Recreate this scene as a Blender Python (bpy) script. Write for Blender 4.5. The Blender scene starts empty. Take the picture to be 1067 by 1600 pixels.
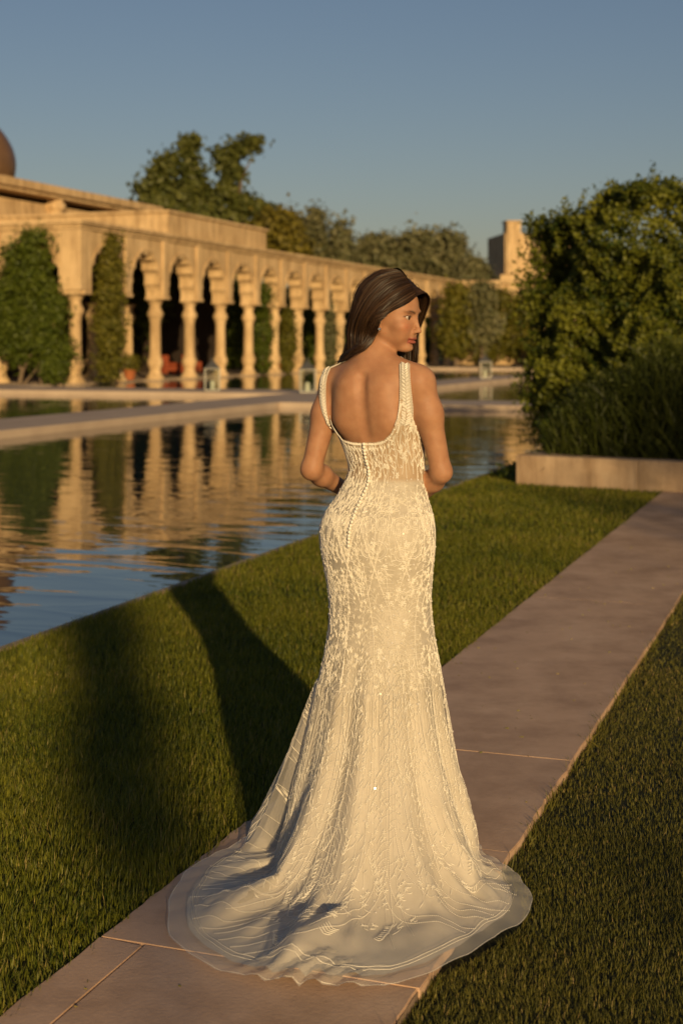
import bpy, math
import numpy as np
from mathutils import Vector, Matrix

rng = np.random.default_rng(11)
R = math.radians
sc = bpy.context.scene
COL = sc.collection

# ---------------------------------------------------------------- camera
CAM_H = 1.55
cam_d = bpy.data.cameras.new("camera")
cam = bpy.data.objects.new("camera", cam_d)
COL.objects.link(cam)
cam.location = (0, 0, CAM_H)
cam.rotation_euler = (math.pi / 2, 0, 0)
cam_d.sensor_fit = 'VERTICAL'
cam_d.sensor_height = 36.0
cam_d.lens = 50.0
cam_d.shift_y = -263.0 / 1600.0
cam_d.clip_start = 0.1
cam_d.clip_end = 6000
cam_d.dof.use_dof = True
cam_d.dof.focus_distance = 4.25
cam_d.dof.aperture_fstop = 3.4
sc.camera = cam

# ---------------------------------------------------------------- sky, sun, exposure
SUN_EL = R(12.0)
SUN_AZ = R(167.6)                       # clockwise from +Y
world = bpy.data.worlds.new("World")
sc.world = world
world.use_nodes = True
wn = world.node_tree
sky = wn.nodes.new('ShaderNodeTexSky')
sky.sky_type = 'NISHITA'
sky.sun_disc = False
sky.sun_elevation = SUN_EL
sky.sun_rotation = SUN_AZ
sky.altitude = 0
sky.air_density = 1.2
sky.dust_density = 0.8
sky.ozone_density = 2.8
bg = wn.nodes['Background']
tint = wn.nodes.new('ShaderNodeMix'); tint.data_type = 'RGBA'; tint.blend_type = 'MULTIPLY'
tint.inputs['Factor'].default_value = 1.0
tint.inputs['B'].default_value = (1.09, 0.935, 0.96, 1)          # evening air: a little less green
wn.links.new(sky.outputs[0], tint.inputs['A']); wn.links.new(tint.outputs['Result'], bg.inputs[0])
bg.inputs[1].default_value = 0.062
sun_d = bpy.data.lights.new("sun", 'SUN')
sun_d.energy = 4.8
sun_d.angle = R(0.55)
sun_d.color = (1.0, 0.715, 0.355)
sun = bpy.data.objects.new("sun", sun_d)
COL.objects.link(sun)
sdir = Vector((math.sin(SUN_AZ) * math.cos(SUN_EL), math.cos(SUN_AZ) * math.cos(SUN_EL), math.sin(SUN_EL)))
sun.rotation_euler = sdir.to_track_quat('Z', 'Y').to_euler()
sun.location = sdir * 60
vs = sc.view_settings
vs.view_transform = 'Standard'
vs.look = 'None'
vs.gamma = 1.0
vs.use_curve_mapping = False
vs.exposure = 0.0
sc.cycles.use_denoising = True
sc.cycles.max_bounces = 8
sc.cycles.transparent_max_bounces = 24
sc.cycles.sample_clamp_indirect = 6.0

# ---------------------------------------------------------------- helpers
ALPHA = math.atan(791.5 / 2222.0)       # the garden's axis runs this far to the right of the view
CA, SA = math.cos(ALPHA), math.sin(ALPHA)

def g2w(u, v, z=0.0):                   # garden coordinates (u across, v along the path) -> world
    return Vector((u * CA + v * SA, -u * SA + v * CA, z))

def tag(o, label=None, cat=None, group=None, kind=None):
    if label: o['label'] = label
    if cat: o['category'] = cat
    if group: o['group'] = group
    if kind: o['kind'] = kind
    return o

def empty(name, loc=(0, 0, 0), rz=0.0, parent=None):
    o = bpy.data.objects.new(name, None)
    o.empty_display_size = 0.2
    COL.objects.link(o)
    o.location = loc
    o.rotation_euler = (0, 0, rz)
    o.parent = parent
    return o

def garden_empty(name, u, v, z=0.0):    # an Empty at (u, v) whose axes are the garden's
    return empty(name, g2w(u, v, z), -ALPHA)

def mesh_np(name, V, F, mat=None, smooth=False, cols=None, fcols=None):
    """V (n,3); F (m,k) int array or list of such arrays"""
    me = bpy.data.meshes.new(name)
    V = np.asarray(V, dtype=np.float32).reshape(-1, 3)
    if not isinstance(F, list): F = [F]
    F = [np.asarray(f, dtype=np.int32) for f in F if len(f)]
    loops = np.concatenate([f.reshape(-1) for f in F])
    tot = np.concatenate([np.full(len(f), f.shape[1], np.int32) for f in F])
    start = np.concatenate([[0], np.cumsum(tot)[:-1]]).astype(np.int32)
    me.vertices.add(len(V)); me.vertices.foreach_set('co', V.reshape(-1))
    me.loops.add(len(loops)); me.loops.foreach_set('vertex_index', loops)
    me.polygons.add(len(tot)); me.polygons.foreach_set('loop_start', start)
    try: me.polygons.foreach_set('loop_total', tot)
    except Exception: pass
    me.update(calc_edges=True)
    me.validate()
    if smooth: me.polygons.foreach_set('use_smooth', np.ones(len(me.polygons), dtype=bool))
    else: me.polygons.foreach_set('use_smooth', np.zeros(len(me.polygons), dtype=bool))
    if cols is not None:
        for nm, c in cols.items():
            a = me.attributes.new(nm, 'FLOAT_COLOR', 'POINT')
            c4 = np.ones((len(V), 4), np.float32); c4[:, :c.shape[1]] = c
            a.data.foreach_set('color', c4.reshape(-1))
    if mat is not None: me.materials.append(mat)
    return me

def link(name, me, parent=None, loc=(0, 0, 0), rot=(0, 0, 0), scale=None):
    o = bpy.data.objects.new(name, me)
    COL.objects.link(o)
    o.parent = parent
    o.location = loc
    o.rotation_euler = rot
    if scale is not None: o.scale = scale
    return o

def copy_tree(o, parent=None):
    c = o.copy(); COL.objects.link(c); c.parent = parent
    for ch in list(o.children): copy_tree(ch, c)
    return c

class MB:
    """collects boxes, lathes and extrusions into one mesh"""
    def __init__(s): s.V = []; s.F = {}; s.n = 0
    def add(s, V, F):
        V = np.asarray(V, float).reshape(-1, 3)
        for f in F: s.F.setdefault(len(f), []).append([i + s.n for i in f])
        s.V.append(V); s.n += len(V); return s
    def box(s, x0, x1, y0, y1, z0, z1, b=0.0):
        if b <= 0:
            V = [(x, y, z) for z in (z0, z1) for y in (y0, y1) for x in (x0, x1)]
            return s.add(V, [(0, 2, 3, 1), (4, 5, 7, 6), (0, 1, 5, 4), (2, 6, 7, 3), (0, 4, 6, 2), (1, 3, 7, 5)])
        # box with chamfered top and vertical edges
        def ring(i, z): 
            return [(x0 + i + b, y0 + i, z), (x1 - i - b, y0 + i, z), (x1 - i, y0 + i + b, z), (x1 - i, y1 - i - b, z),
                    (x1 - i - b, y1 - i, z), (x0 + i + b, y1 - i, z), (x0 + i, y1 - i - b, z), (x0 + i, y0 + i + b, z)]
        V = ring(b, z0) + ring(0, z0 + b) + ring(0, z1 - b) + ring(b, z1)
        F = [tuple(range(7, -1, -1)), tuple(range(24, 32))]
        for k in range(3):
            for j in range(8): F.append((k * 8 + j, k * 8 + (j + 1) % 8, k * 8 + 8 + (j + 1) % 8, k * 8 + 8 + j))
        return s.add(V, F)
    def lathe(s, prof, n=20, c=(0, 0, 0), cap=True):
        V = []; F = []
        for r, z in prof:
            for j in range(n):
                a = 2 * math.pi * j / n; V.append((c[0] + r * math.cos(a), c[1] + r * math.sin(a), c[2] + z))
        for i in range(len(prof) - 1):
            for j in range(n): F.append((i * n + j, i * n + (j + 1) % n, (i + 1) * n + (j + 1) % n, (i + 1) * n + j))
        if cap: F += [tuple(range(n - 1, -1, -1)), tuple(range((len(prof) - 1) * n, len(prof) * n))]
        return s.add(V, F)
    def tube(s, pts, rad, n=8):
        pts = [Vector(p) for p in pts]; V = []; F = []
        if not hasattr(rad, '__len__'): rad = [rad] * len(pts)
        up = Vector((0.13, 0.29, 0.95))
        for i, p in enumerate(pts):
            t = (pts[min(i + 1, len(pts) - 1)] - pts[max(i - 1, 0)]).normalized()
            a = t.cross(up)
            if a.length < 1e-3: a = t.cross(Vector((1, 0, 0)))
            a.normalize(); b_ = t.cross(a)
            for j in range(n):
                w = 2 * math.pi * j / n; V.append(p + (a * math.cos(w) + b_ * math.sin(w)) * rad[i])
        for i in range(len(pts) - 1):
            for j in range(n): F.append((i * n + j, (i + 1) * n + j, (i + 1) * n + (j + 1) % n, i * n + (j + 1) % n))
        F += [tuple(range(n)), tuple(range(len(pts) * n - 1, (len(pts) - 1) * n - 1, -1))]
        return s.add([tuple(v) for v in V], F)
    def prism(s, poly, y0, y1, ax='xz'):
        """polygon in x,z extruded along y (or in y,z along x with ax='yz', or x,y along z)"""
        n = len(poly)
        def P(p, d):
            return (p[0], d, p[1]) if ax == 'xz' else ((d, p[0], p[1]) if ax == 'yz' else (p[0], p[1], d))
        V = [P(p, y0) for p in poly] + [P(p, y1) for p in poly]
        F = [tuple(range(n)), tuple(range(2 * n - 1, n - 1, -1))]
        F += [(i, n + i, n + (i + 1) % n, (i + 1) % n) for i in range(n)]
        return s.add(V, F)
    def mesh(s, name, mat, smooth=False, tri_ngons=False):
        me = mesh_np(name, np.concatenate(s.V), [np.array(f) for f in s.F.values()], mat)
        import bmesh
        bm = bmesh.new(); bm.from_mesh(me)
        if tri_ngons: bmesh.ops.triangulate(bm, faces=[f for f in bm.faces if len(f.verts) > 4])
        bmesh.ops.recalc_face_normals(bm, faces=bm.faces)
        if smooth:
            for f in bm.faces: f.smooth = True
            for e in bm.edges:
                if len(e.link_faces) == 2 and e.calc_face_angle(0) > R(38): e.smooth = False
        bm.to_mesh(me); bm.free()
        return me
    def build(s, name, mat, parent=None, loc=(0, 0, 0), rot=(0, 0, 0), smooth=False, tri_ngons=False):
        return link(name, s.mesh(name, mat, smooth, tri_ngons), parent, loc, rot)

# ---------------------------------------------------------------- materials
def new_mat(name):
    m = bpy.data.materials.new(name); m.use_nodes = True
    nt = m.node_tree
    return m, nt, nt.nodes['Principled BSDF']

def nd(nt, t, **k):
    n = nt.nodes.new(t)
    for a, b in k.items():
        if a.startswith('_'): setattr(n, a[1:], b)
        else: n.inputs[a].default_value = b
    return n

def ramp(nt, fac, stops):
    r = nt.nodes.new('ShaderNodeValToRGB')
    e = r.color_ramp.elements
    while len(e) < len(stops): e.new(0.5)
    for i, (p, c) in enumerate(stops):
        e[i].position = p; e[i].color = (*c, 1)
    nt.links.new(fac, r.inputs[0])
    return r.outputs[0]

def surface(name, c0, c1, scale=3.0, rough=0.8, bump=0.15, bscale=40.0, detail=6, spec=0.3, stretch=(1, 1, 1), c2=None, stain=0.0):
    """mottled matt surface: two or three tones of noise plus fine relief"""
    m, nt, p = new_mat(name)
    tc = nt.nodes.new('ShaderNodeNewGeometry'); mp = nd(nt, 'ShaderNodeMapping')
    mp.inputs['Scale'].default_value = stretch
    nt.links.new(tc.outputs['Position'], mp.inputs[0])
    n = nd(nt, 'ShaderNodeTexNoise', Scale=scale, Detail=detail, Roughness=0.62)
    nt.links.new(mp.outputs[0], n.inputs['Vector'])
    st = [(0.3, c0), (0.7, c1)] if c2 is None else [(0.27, c0), (0.52, c1), (0.75, c2)]
    col = ramp(nt, n.outputs[0], st)
    if stain > 0:                         # rain streaks and patches of grime
        m2 = nd(nt, 'ShaderNodeMapping'); m2.inputs['Scale'].default_value = (1.6, 1.6, 0.22); nt.links.new(tc.outputs['Position'], m2.inputs[0])
        s1 = nd(nt, 'ShaderNodeTexNoise', Scale=1.7, Detail=7, Roughness=0.7); nt.links.new(m2.outputs[0], s1.inputs['Vector'])
        mm = nd(nt, 'ShaderNodeMix', _data_type='RGBA', _blend_type='MULTIPLY'); mm.inputs['Factor'].default_value = stain
        nt.links.new(col, mm.inputs['A']); nt.links.new(ramp(nt, s1.outputs[0], [(0.36, (0.42, 0.36, 0.30)), (0.56, (1, 1, 1))]), mm.inputs['B']); col = mm.outputs['Result']
    nt.links.new(col, p.inputs['Base Color'])
    b = nd(nt, 'ShaderNodeTexNoise', Scale=bscale, Detail=5, Roughness=0.6)
    nt.links.new(mp.outputs[0], b.inputs['Vector'])
    bu = nd(nt, 'ShaderNodeBump', Strength=bump, Distance=0.02)
    nt.links.new(b.outputs[0], bu.inputs['Height']); nt.links.new(bu.outputs[0], p.inputs['Normal'])
    p.inputs['Roughness'].default_value = rough
    p.inputs['Specular IOR Level'].default_value = spec
    return m

def leaf_mat(name, dark, light, trans=0.35, rough=0.5, straw=None):
    m, nt, p = new_mat(name)
    at = nt.nodes.new('ShaderNodeAttribute'); at.attribute_name = 'tint'
    c = ramp(nt, at.outputs['Fac'], [(0.0, dark), (1.0, light)] if straw is None else [(0.0, dark), (0.72, light), (1.0, straw)])
    nt.links.new(c, p.inputs['Base Color'])
    p.inputs['Roughness'].default_value = rough
    p.inputs['Specular IOR Level'].default_value = 0.3
    t = nt.nodes.new('ShaderNodeBsdfTranslucent'); nt.links.new(c, t.inputs[0])
    mx = nd(nt, 'ShaderNodeMixShader', Fac=trans)
    nt.links.new(p.outputs[0], mx.inputs[1]); nt.links.new(t.outputs[0], mx.inputs[2])
    nt.links.new(mx.outputs[0], nt.nodes['Material Output'].inputs[0])
    return m

def plain(name, c, rough=0.5, metal=0.0, spec=0.4):
    m, nt, p = new_mat(name)
    p.inputs['Base Color'].default_value = (*c, 1); p.inputs['Roughness'].default_value = rough
    p.inputs['Metallic'].default_value = metal; p.inputs['Specular IOR Level'].default_value = spec
    return m

M = {}
M['stone'] = surface('sandstone', (0.44, 0.305, 0.16), (0.58, 0.41, 0.22), 0.9, 0.85, 0.35, 9, c2=(0.64, 0.47, 0.27), stain=0.6)
M['planter'] = surface('planter_stone', (0.33, 0.235, 0.15), (0.46, 0.33, 0.21), 2.4, 0.85, 0.35, 40, c2=(0.52, 0.39, 0.26), stain=0.7)
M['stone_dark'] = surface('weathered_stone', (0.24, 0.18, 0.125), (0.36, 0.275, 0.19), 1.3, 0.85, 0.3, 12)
M['paving'] = surface('paving_stone', (0.43, 0.28, 0.18), (0.56, 0.375, 0.25), 1.9, 0.6, 0.10, 70, detail=9, spec=0.3, c2=(0.64, 0.45, 0.31), stain=0.4)
M['joint'] = surface('joint_mortar', (0.20, 0.14, 0.095), (0.30, 0.21, 0.145), 20, 0.9, 0.3, 80)
M['walkway'] = surface('walkway_stone', (0.38, 0.29, 0.215), (0.48, 0.375, 0.28), 1.2, 0.7, 0.1, 12)
M['soil'] = surface('lawn_soil', (0.020, 0.022, 0.008), (0.045, 0.045, 0.018), 9, 0.95, 0.6, 60)
M['earth'] = surface('garden_earth', (0.07, 0.06, 0.03), (0.13, 0.10, 0.06), 0.4, 0.95, 0.5, 6)
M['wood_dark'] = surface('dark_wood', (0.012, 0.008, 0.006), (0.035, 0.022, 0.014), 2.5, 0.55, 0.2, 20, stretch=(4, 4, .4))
M['bark'] = surface('bark', (0.10, 0.07, 0.045), (0.21, 0.155, 0.10), 5, 0.9, 0.7, 18, stretch=(1, 1, .25))
M['dome'] = surface('dome_bronze', (0.09, 0.05, 0.025), (0.15, 0.085, 0.04), 1.4, 0.42, 0.08, 8, spec=0.5)
M['terracotta'] = surface('terracotta', (0.30, 0.09, 0.03), (0.42, 0.14, 0.05), 4, 0.75, 0.2, 25)
M['red_cloth'] = surface('red_cloth', (0.20, 0.042, 0.016), (0.30, 0.065, 0.022), 6, 0.85, 0.2, 60)
M['zinc'] = plain('lantern_zinc', (0.17, 0.165, 0.15), 0.45, 0.7)
M['rail'] = plain('dark_rail', (0.03, 0.03, 0.03), 0.5, 0.6)
M['candle'] = plain('candle_wax', (0.75, 0.68, 0.52), 0.6)
g, nt, p = new_mat('lantern_glass')
p.inputs['Base Color'].default_value = (0.9, 0.95, 0.95, 1); p.inputs['Roughness'].default_value = 0.05
tr = nt.nodes.new('ShaderNodeBsdfTransparent'); tr.inputs[0].default_value = (0.86, 0.9, 0.9, 1)
gl = nt.nodes.new('ShaderNodeBsdfGlossy'); gl.inputs['Roughness'].default_value = 0.05
fr = nd(nt, 'ShaderNodeFresnel', IOR=1.5); mx = nt.nodes.new('ShaderNodeMixShader')
nt.links.new(fr.outputs[0], mx.inputs[0]); nt.links.new(tr.outputs[0], mx.inputs[1]); nt.links.new(gl.outputs[0], mx.inputs[2])
nt.links.new(mx.outputs[0], nt.nodes['Material Output'].inputs[0]); M['glass'] = g

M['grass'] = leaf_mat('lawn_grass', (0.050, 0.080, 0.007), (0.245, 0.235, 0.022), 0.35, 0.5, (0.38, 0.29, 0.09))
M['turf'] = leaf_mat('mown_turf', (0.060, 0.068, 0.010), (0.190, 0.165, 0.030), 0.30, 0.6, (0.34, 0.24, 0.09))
M['leaf_hedge'] = leaf_mat('hedge_leaf', (0.030, 0.052, 0.006), (0.210, 0.215, 0.022), 0.35)
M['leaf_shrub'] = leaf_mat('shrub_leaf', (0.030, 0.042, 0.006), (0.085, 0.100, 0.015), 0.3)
M['leaf_vine'] = leaf_mat('vine_leaf', (0.035, 0.058, 0.006), (0.13, 0.16, 0.015), 0.35)
M['leaf_vine2'] = leaf_mat('yellowing_vine_leaf', (0.055, 0.065, 0.008), (0.22, 0.19, 0.025), 0.35)
M['leaf_tree'] = leaf_mat('tree_leaf', (0.045, 0.060, 0.012), (0.150, 0.155, 0.035), 0.35)
M['leaf_olive'] = leaf_mat('grey_green_leaf', (0.085, 0.095, 0.040), (0.24, 0.22, 0.105), 0.35)
M['leaf_goldlit'] = leaf_mat('gold_lit_leaf', (0.075, 0.070, 0.011), (0.22, 0.175, 0.022), 0.35)  # golden sunlight is put into this leaf colour

# water: dark pool with long low ripples
w, nt, p = new_mat('pool_water')
p.inputs['Base Color'].default_value = (0.018, 0.032, 0.036, 1)
p.inputs['Roughness'].default_value = 0.015
p.inputs['IOR'].default_value = 1.75
tc = nt.nodes.new('ShaderNodeTexCoord'); mp = nd(nt, 'ShaderNodeMapping')
mp.inputs['Rotation'].default_value = (0, 0, R(24))
mp.inputs['Scale'].default_value = (0.75, 2.1, 1)
nt.links.new(tc.outputs['Object'], mp.inputs[0])
n1 = nd(nt, 'ShaderNodeTexNoise', Scale=1.1, Detail=2.5, Roughness=0.5, Distortion=0.6)
n2 = nd(nt, 'ShaderNodeTexNoise', Scale=0.16, Detail=1.0)
nt.links.new(mp.outputs[0], n1.inputs['Vector']); nt.links.new(mp.outputs[0], n2.inputs['Vector'])
mu = nd(nt, 'ShaderNodeMath', _operation='MULTIPLY'); nt.links.new(n1.outputs[0], mu.inputs[0]); nt.links.new(n2.outputs[0], mu.inputs[1])
bu = nd(nt, 'ShaderNodeBump', Strength=0.16, Distance=0.1)
nt.links.new(mu.outputs[0], bu.inputs['Height']); nt.links.new(bu.outputs[0], p.inputs['Normal'])
M['water'] = w

# ================================================================ the setting
GA = (0, 0, -ALPHA)
POOL_E = -4.10          # the pool's near edge (u)
PATH_L, PATH_R = -1.84, -0.97
WATER_Z = -0.06

def sheet(name, rects, z, mat):
    V = []; F = []
    for (u0, u1, v0, v1) in rects:
        k = len(V); V += [(u0, v0, z), (u1, v0, z), (u1, v1, z), (u0, v1, z)]; F.append((k, k + 1, k + 2, k + 3))
    return link(name, mesh_np(name, V, np.array(F), mat), None, (0, 0, 0), GA)

tag(sheet('ground', [(-2500, -75, -2500, 2500), (POOL_E, 2500, -2500, 2500), (-75, POOL_E, -2500, -12), (-75, POOL_E, 87.0, 2500)], -0.045, M['earth']), kind='structure')
tag(sheet('pool_water', [(-75.2, POOL_E - 0.002, -12.2, 87.2)], WATER_Z, M['water']), kind='structure')
tag(sheet('lawn', [(POOL_E + 0.034, PATH_L, -4, 24), (PATH_R, 9, -4, 15.0)], -0.030, M['soil']), kind='structure')
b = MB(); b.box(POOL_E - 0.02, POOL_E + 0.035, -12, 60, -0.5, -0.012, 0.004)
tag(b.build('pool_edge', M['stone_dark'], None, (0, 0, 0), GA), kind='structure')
b = MB(); b.box(-75, -3, 86.2, 87.4, -0.5, 0.06, 0.01)
tag(b.build('pool_far_edge', M['walkway'], None, (0, 0, 0), GA), kind='structure')

# ---- the path: a bed of mortar with slabs laid on it
b = MB(); b.box(PATH_L + 0.01, PATH_R - 0.004, -3, 15.2, -0.2, -0.007)
path = tag(b.build('path', M['joint'], None, (0, 0, 0), GA), kind='structure')
joints = [-3.0, -1.9, -0.8, 0.25, 1.27, 2.28, 3.29, 4.25, 5.26, 8.6, 11.9, 15.2]
for i in range(len(joints) - 1):
    g0, g1 = (0.0016 if i <= 8 else 0.0003), (0.0016 if i <= 7 else 0.0003)
    v0, v1 = joints[i] + g0, joints[i + 1] - g1
    skew = 0.02 * math.sin(i * 2.7)
    jl, jr = rng.normal(0, 0.005), rng.normal(0, 0.004)
    split = PATH_L + 0.13 if i < 6 else None
    pieces = [(PATH_L + jl, split - 0.0016), (split + 0.0016, PATH_R + jr)] if split else [(PATH_L + jl, PATH_R + jr)]
    for k, (u0, u1) in enumerate(pieces):
        m_ = MB()
        dz = rng.normal(0, 0.0008) if i < 8 else 0.0
        cu, cv = (u0 + u1) / 2, (v0 + v1) / 2
        # a slab with an uneven, slightly chipped outline
        n = 18 if k == len(pieces) - 1 else 9
        edge = []
        for t in np.linspace(0, 1, 6)[:-1]: edge.append((u0 + (u1 - u0) * t, v0 + skew * t, 0))
        for t in np.linspace(0, 1, n)[:-1]: edge.append((u1, v0 + skew + (v1 - v0) * t, 1))
        for t in np.linspace(1, 0, 6)[:-1]: edge.append((u0 + (u1 - u0) * t, v1 + (0.02 * math.sin((i + 1) * 2.7)) * t, 0))
        for t in np.linspace(1, 0, n)[:-1]: edge.append((u0, v0 + (v1 - v0) * t, 1))
        pts = [(x - cu + rng.normal(0, (0.0026 if (y < 1e9 and (abs(x - PATH_R) < .03 or abs(x - PATH_L) < .03)) else 0.0006) if s else 0.0006), y - cv + rng.normal(0, 0.0008)) for x, y, s in edge]
        m_.prism(pts, -0.06, dz - 0.003, 'xy')
        hw, hl = (u1 - u0) / 2, (v1 - v0) / 2
        ins = .0018 if i < 9 else .0003
        inner = [(x * (1 - ins / hw), y * (1 - ins / hl)) for x, y in pts]
        m_.prism(inner, dz - 0.0031, dz, 'xy')
        link('slab', m_.mesh('slab', M['paving'], tri_ngons=True), path, (cu, cv, 0))

# ---- stone walkways between the basins
def walkway(name, u0, u1, v0, v1, z=0.08):
    m_ = MB(); m_.box(u0, u1, v0, v1, -0.6, z, 0.012)
    return tag(m_.build(name, M['walkway'], None, (0, 0, 0), GA), kind='structure')
walkway('walkway', -15.6, -13.5, -12, 64.5)
walkway('walkway', -32.0, -15.603, 39.2, 42.4)
walkway('walkway', -13.497, -5.6, 33.2, 36.0)
walkway('walkway', -13.497, -5.6, 62.4, 64.3)

# ================================================================ leaf clouds
def leaf_mesh(name, C, size, mat, out=None, up=0.3, aspect=0.55, tint=None, clump=None, bend=0.25):
    """C (n,3) leaf centres -> n folded diamond leaves (2 triangles each)"""
    n = len(C)
    N = rng.normal(size=(n, 3))
    if out is not None: N += out * 1.1
    N[:, 2] += up
    N /= np.linalg.norm(N, axis=1)[:, None] + 1e-9
    A = np.cross(N, rng.normal(size=(n, 3))); A /= np.linalg.norm(A, axis=1)[:, None] + 1e-9
    B = np.cross(N, A)
    s = size * rng.uniform(0.6, 1.35, n)[:, None]
    V = np.stack([C - A * s * .5, C + B * s * aspect * .5 + N * s * bend * .3, C + A * s * .5, C - B * s * aspect * .5 + N * s * bend * .3], 1).reshape(-1, 3)
    i = np.arange(n) * 4
    F = np.concatenate([np.stack([i, i + 1, i + 2], 1), np.stack([i, i + 2, i + 3], 1)])
    t = rng.uniform(0, 1, n) ** 1.3 if tint is None else tint
    t = np.clip(t, 0, 1)
    cols = np.repeat(t, 4)[:, None] * np.ones((1, 3))
    return mesh_np(name, V, F, mat, False, cols={'tint': cols})

def cloud(ells, n, clump=0.5, per=26, shell=0.55, mn=0.0):
    """clumped leaf centres through a union of ellipsoids [(cx,cy,cz,rx,ry,rz)]"""
    vol = np.array([e[3] * e[4] * e[5] for e in ells]) ** 0.5
    k = max(3, n // per)
    which = rng.choice(len(ells), k, p=vol / vol.sum())
    E = np.array(ells)[which]
    d = rng.normal(size=(k, 3)); d /= np.linalg.norm(d, axis=1)[:, None]
    rad = rng.uniform(shell ** 3, 1.0, k) ** (1 / 3)
    cc = E[:, :3] + d * E[:, 3:] * rad[:, None]
    idx = rng.integers(0, k, n)
    sig = clump * rng.uniform(0.5, 1.2, k)
    off = rng.normal(size=(n, 3)) * sig[idx][:, None] * np.array([1, 1, 0.75])
    C = cc[idx] + off
    out = d[idx] + off / (np.linalg.norm(off, axis=1)[:, None] + 1e-6) * 0.7
    ct = rng.uniform(0, 1, k)
    tint = 0.5 * ct[idx] + 0.5 * rng.uniform(0, 1, n)
    keep = C[:, 2] > mn
    return C[keep], out[keep], tint[keep]

def foliage_thing(name, label, cat, loc, ells, n, size, mat, clump=0.35, trunk=None, group=None, shell=0.55, per=26, part='foliage', up=0.3, aspect=0.55, mn=0.02):
    root = empty(name, loc)
    tag(root, label, cat, group)
    C, o_, t = cloud(ells, n, clump, per, shell, mn)
    link(part, leaf_mesh(part, C, size, mat, o_, up, aspect, t), root)
    if trunk:
        m_ = MB()
        for pts, rad in trunk: m_.tube(pts, rad, 7)
        m_.build('trunk', M['bark'], root, smooth=True)
    return root

# ================================================================ the arcade
ST, SD = M['stone'], M['stone_dark']
arc = tag(garden_empty('arcade_pavilion', -28.4, 48.8), 'long sandstone pavilion with lobed arches on columns rising from the pool', 'building')
BAY = 3.4; NB = 16
prof = [(.41, 0), (.405, .06), (.37, .12), (.31, .20), (.265, .30), (.25, .40), (.27, .48), (.33, .58), (.355, .72), (.345, .82), (.29, .93), (.262, 1.0), (.272, 1.06), (.25, 1.12),
        (.243, 1.8), (.235, 2.46), (.262, 2.52), (.25, 2.58), (.30, 2.68), (.36, 2.80), (.35, 2.90), (.28, 3.02), (.24, 3.14), (.25, 3.24), (.33, 3.38), (.40, 3.45)]
mc = MB(); mc.lathe(prof, 18); col_me = mc.mesh('column', ST, True)
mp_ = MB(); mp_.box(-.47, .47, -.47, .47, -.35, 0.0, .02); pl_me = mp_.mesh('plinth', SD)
def lobed(n_l=4, amp=.17, w=1.27, z0=3.45, h=1.82, per=7):
    L = []
    tot = n_l * per
    for i in range(tot + 1):
        t = i / tot
        a = t * math.pi / 2
        x = w * (math.cos(a) ** 0.85 if t < 1 else 0.0); z = z0 + h * (math.sin(a) ** 1.05)
        nx, nz = math.cos(a) * h, math.sin(a) * w; q = math.hypot(nx, nz)
        ph = (t * n_l) % 1.0
        s = amp * math.sin(math.pi * ph) * (0.75 + .25 * t)
        L.append((x + nx / q * s, z + nz / q * s))
    L[-1] = (0, z0 + h + .02)
    return L
half = lobed()
TOP = 6.0
archp = [(-BAY / 2, 3.45)] + [(-BAY / 2, TOP), (BAY / 2, TOP), (BAY / 2, 3.45)] + [(x, z) for x, z in half] + [(-x, z) for x, z in half[::-1][1:]]
ma = MB(); ma.prism(archp, -.28, .45, 'yz'); arch_me = ma.mesh('arch', ST, tri_ngons=True)
# a raised moulding that follows the arch
def moulding(off0, off1, proud):
    m_ = MB()
    inn = [(x, z) for x, z in half] + [(-x, z) for x, z in half[::-1][1:]]
    base = [(1.27 * math.cos(a), 3.5 + 1.72 * math.sin(a)) for a in np.linspace(0, math.pi, len(inn))]
    o1 = [(x * 1.17, 3.5 + (z - 3.5) * 1.15) for x, z in base]; o2 = [(x * 1.25, 3.5 + (z - 3.5) * 1.21) for x, z in base]
    for i in range(len(inn) - 1):
        q = [o1[i], o2[i], o2[i + 1], o1[i + 1]]
        m_.prism(q, .4501, .45 + proud, 'yz')
    return m_.mesh('arch_moulding', ST)
mould_me = moulding(0, 0, .05)
mpi = MB(); mpi.box(.451, .54, -.26, .26, 3.62, 5.985, .02); mpi.box(.455, .58, -.31, .31, 3.46, 3.62, .02); pil_me = mpi.mesh('pilaster', ST)
for k in range(NB + 1):
    y = k * BAY
    c = link('column', col_me, arc, (0, y, 0)); link('plinth', pl_me, c, (0, 0, 0))
    link('pilaster', pil_me, arc, (0, y, 0))
    if k < NB:
        a = link('arch', arch_me, arc, (0, y + BAY / 2, 0)); link('moulding', mould_me, a)
for j in range(3):                                     # the front that turns the corner
    x = -(j + 1) * BAY
    c = link('column', col_me, arc, (x, 0, 0)); link('plinth', pl_me, c)
    link('pilaster', pil_me, arc, (x, 0, 0), (0, 0, -math.pi / 2))
    a = link('arch', arch_me, arc, (x + BAY / 2, 0, 0), (0, 0, -math.pi / 2)); link('moulding', mould_me, a)
m_ = MB(); m_.box(-.475, .475, -.475, .475, 3.46, 5.99, .02); m_.box(-.3, .56, -.56, .3, 3.62, 5.98, .02); m_.build('corner_pier', ST, arc)
L_END = NB * BAY + .5
def Lpoly(p, inner):
    return [(.45 + p, -.45 - p), (.45 + p, L_END), (inner, L_END), (inner, .5), (-11, .5), (-11, -.45 - p)]
m_ = MB(); m_.prism(Lpoly(.10, -.4), 6.0, 6.12, 'xy'); m_.prism(Lpoly(.17, -.4), 6.121, 6.2, 'xy'); m_.prism(Lpoly(.26, -.4), 6.201, 6.34, 'xy')
m_.build('cornice', ST, arc, tri_ngons=True)
m_ = MB(); m_.box(-14, -.41, .52, 22, 5.85, 6.05); m_.box(-6, -.41, 22.01, L_END, 5.85, 6.05); m_.build('roof', SD, arc)
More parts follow.
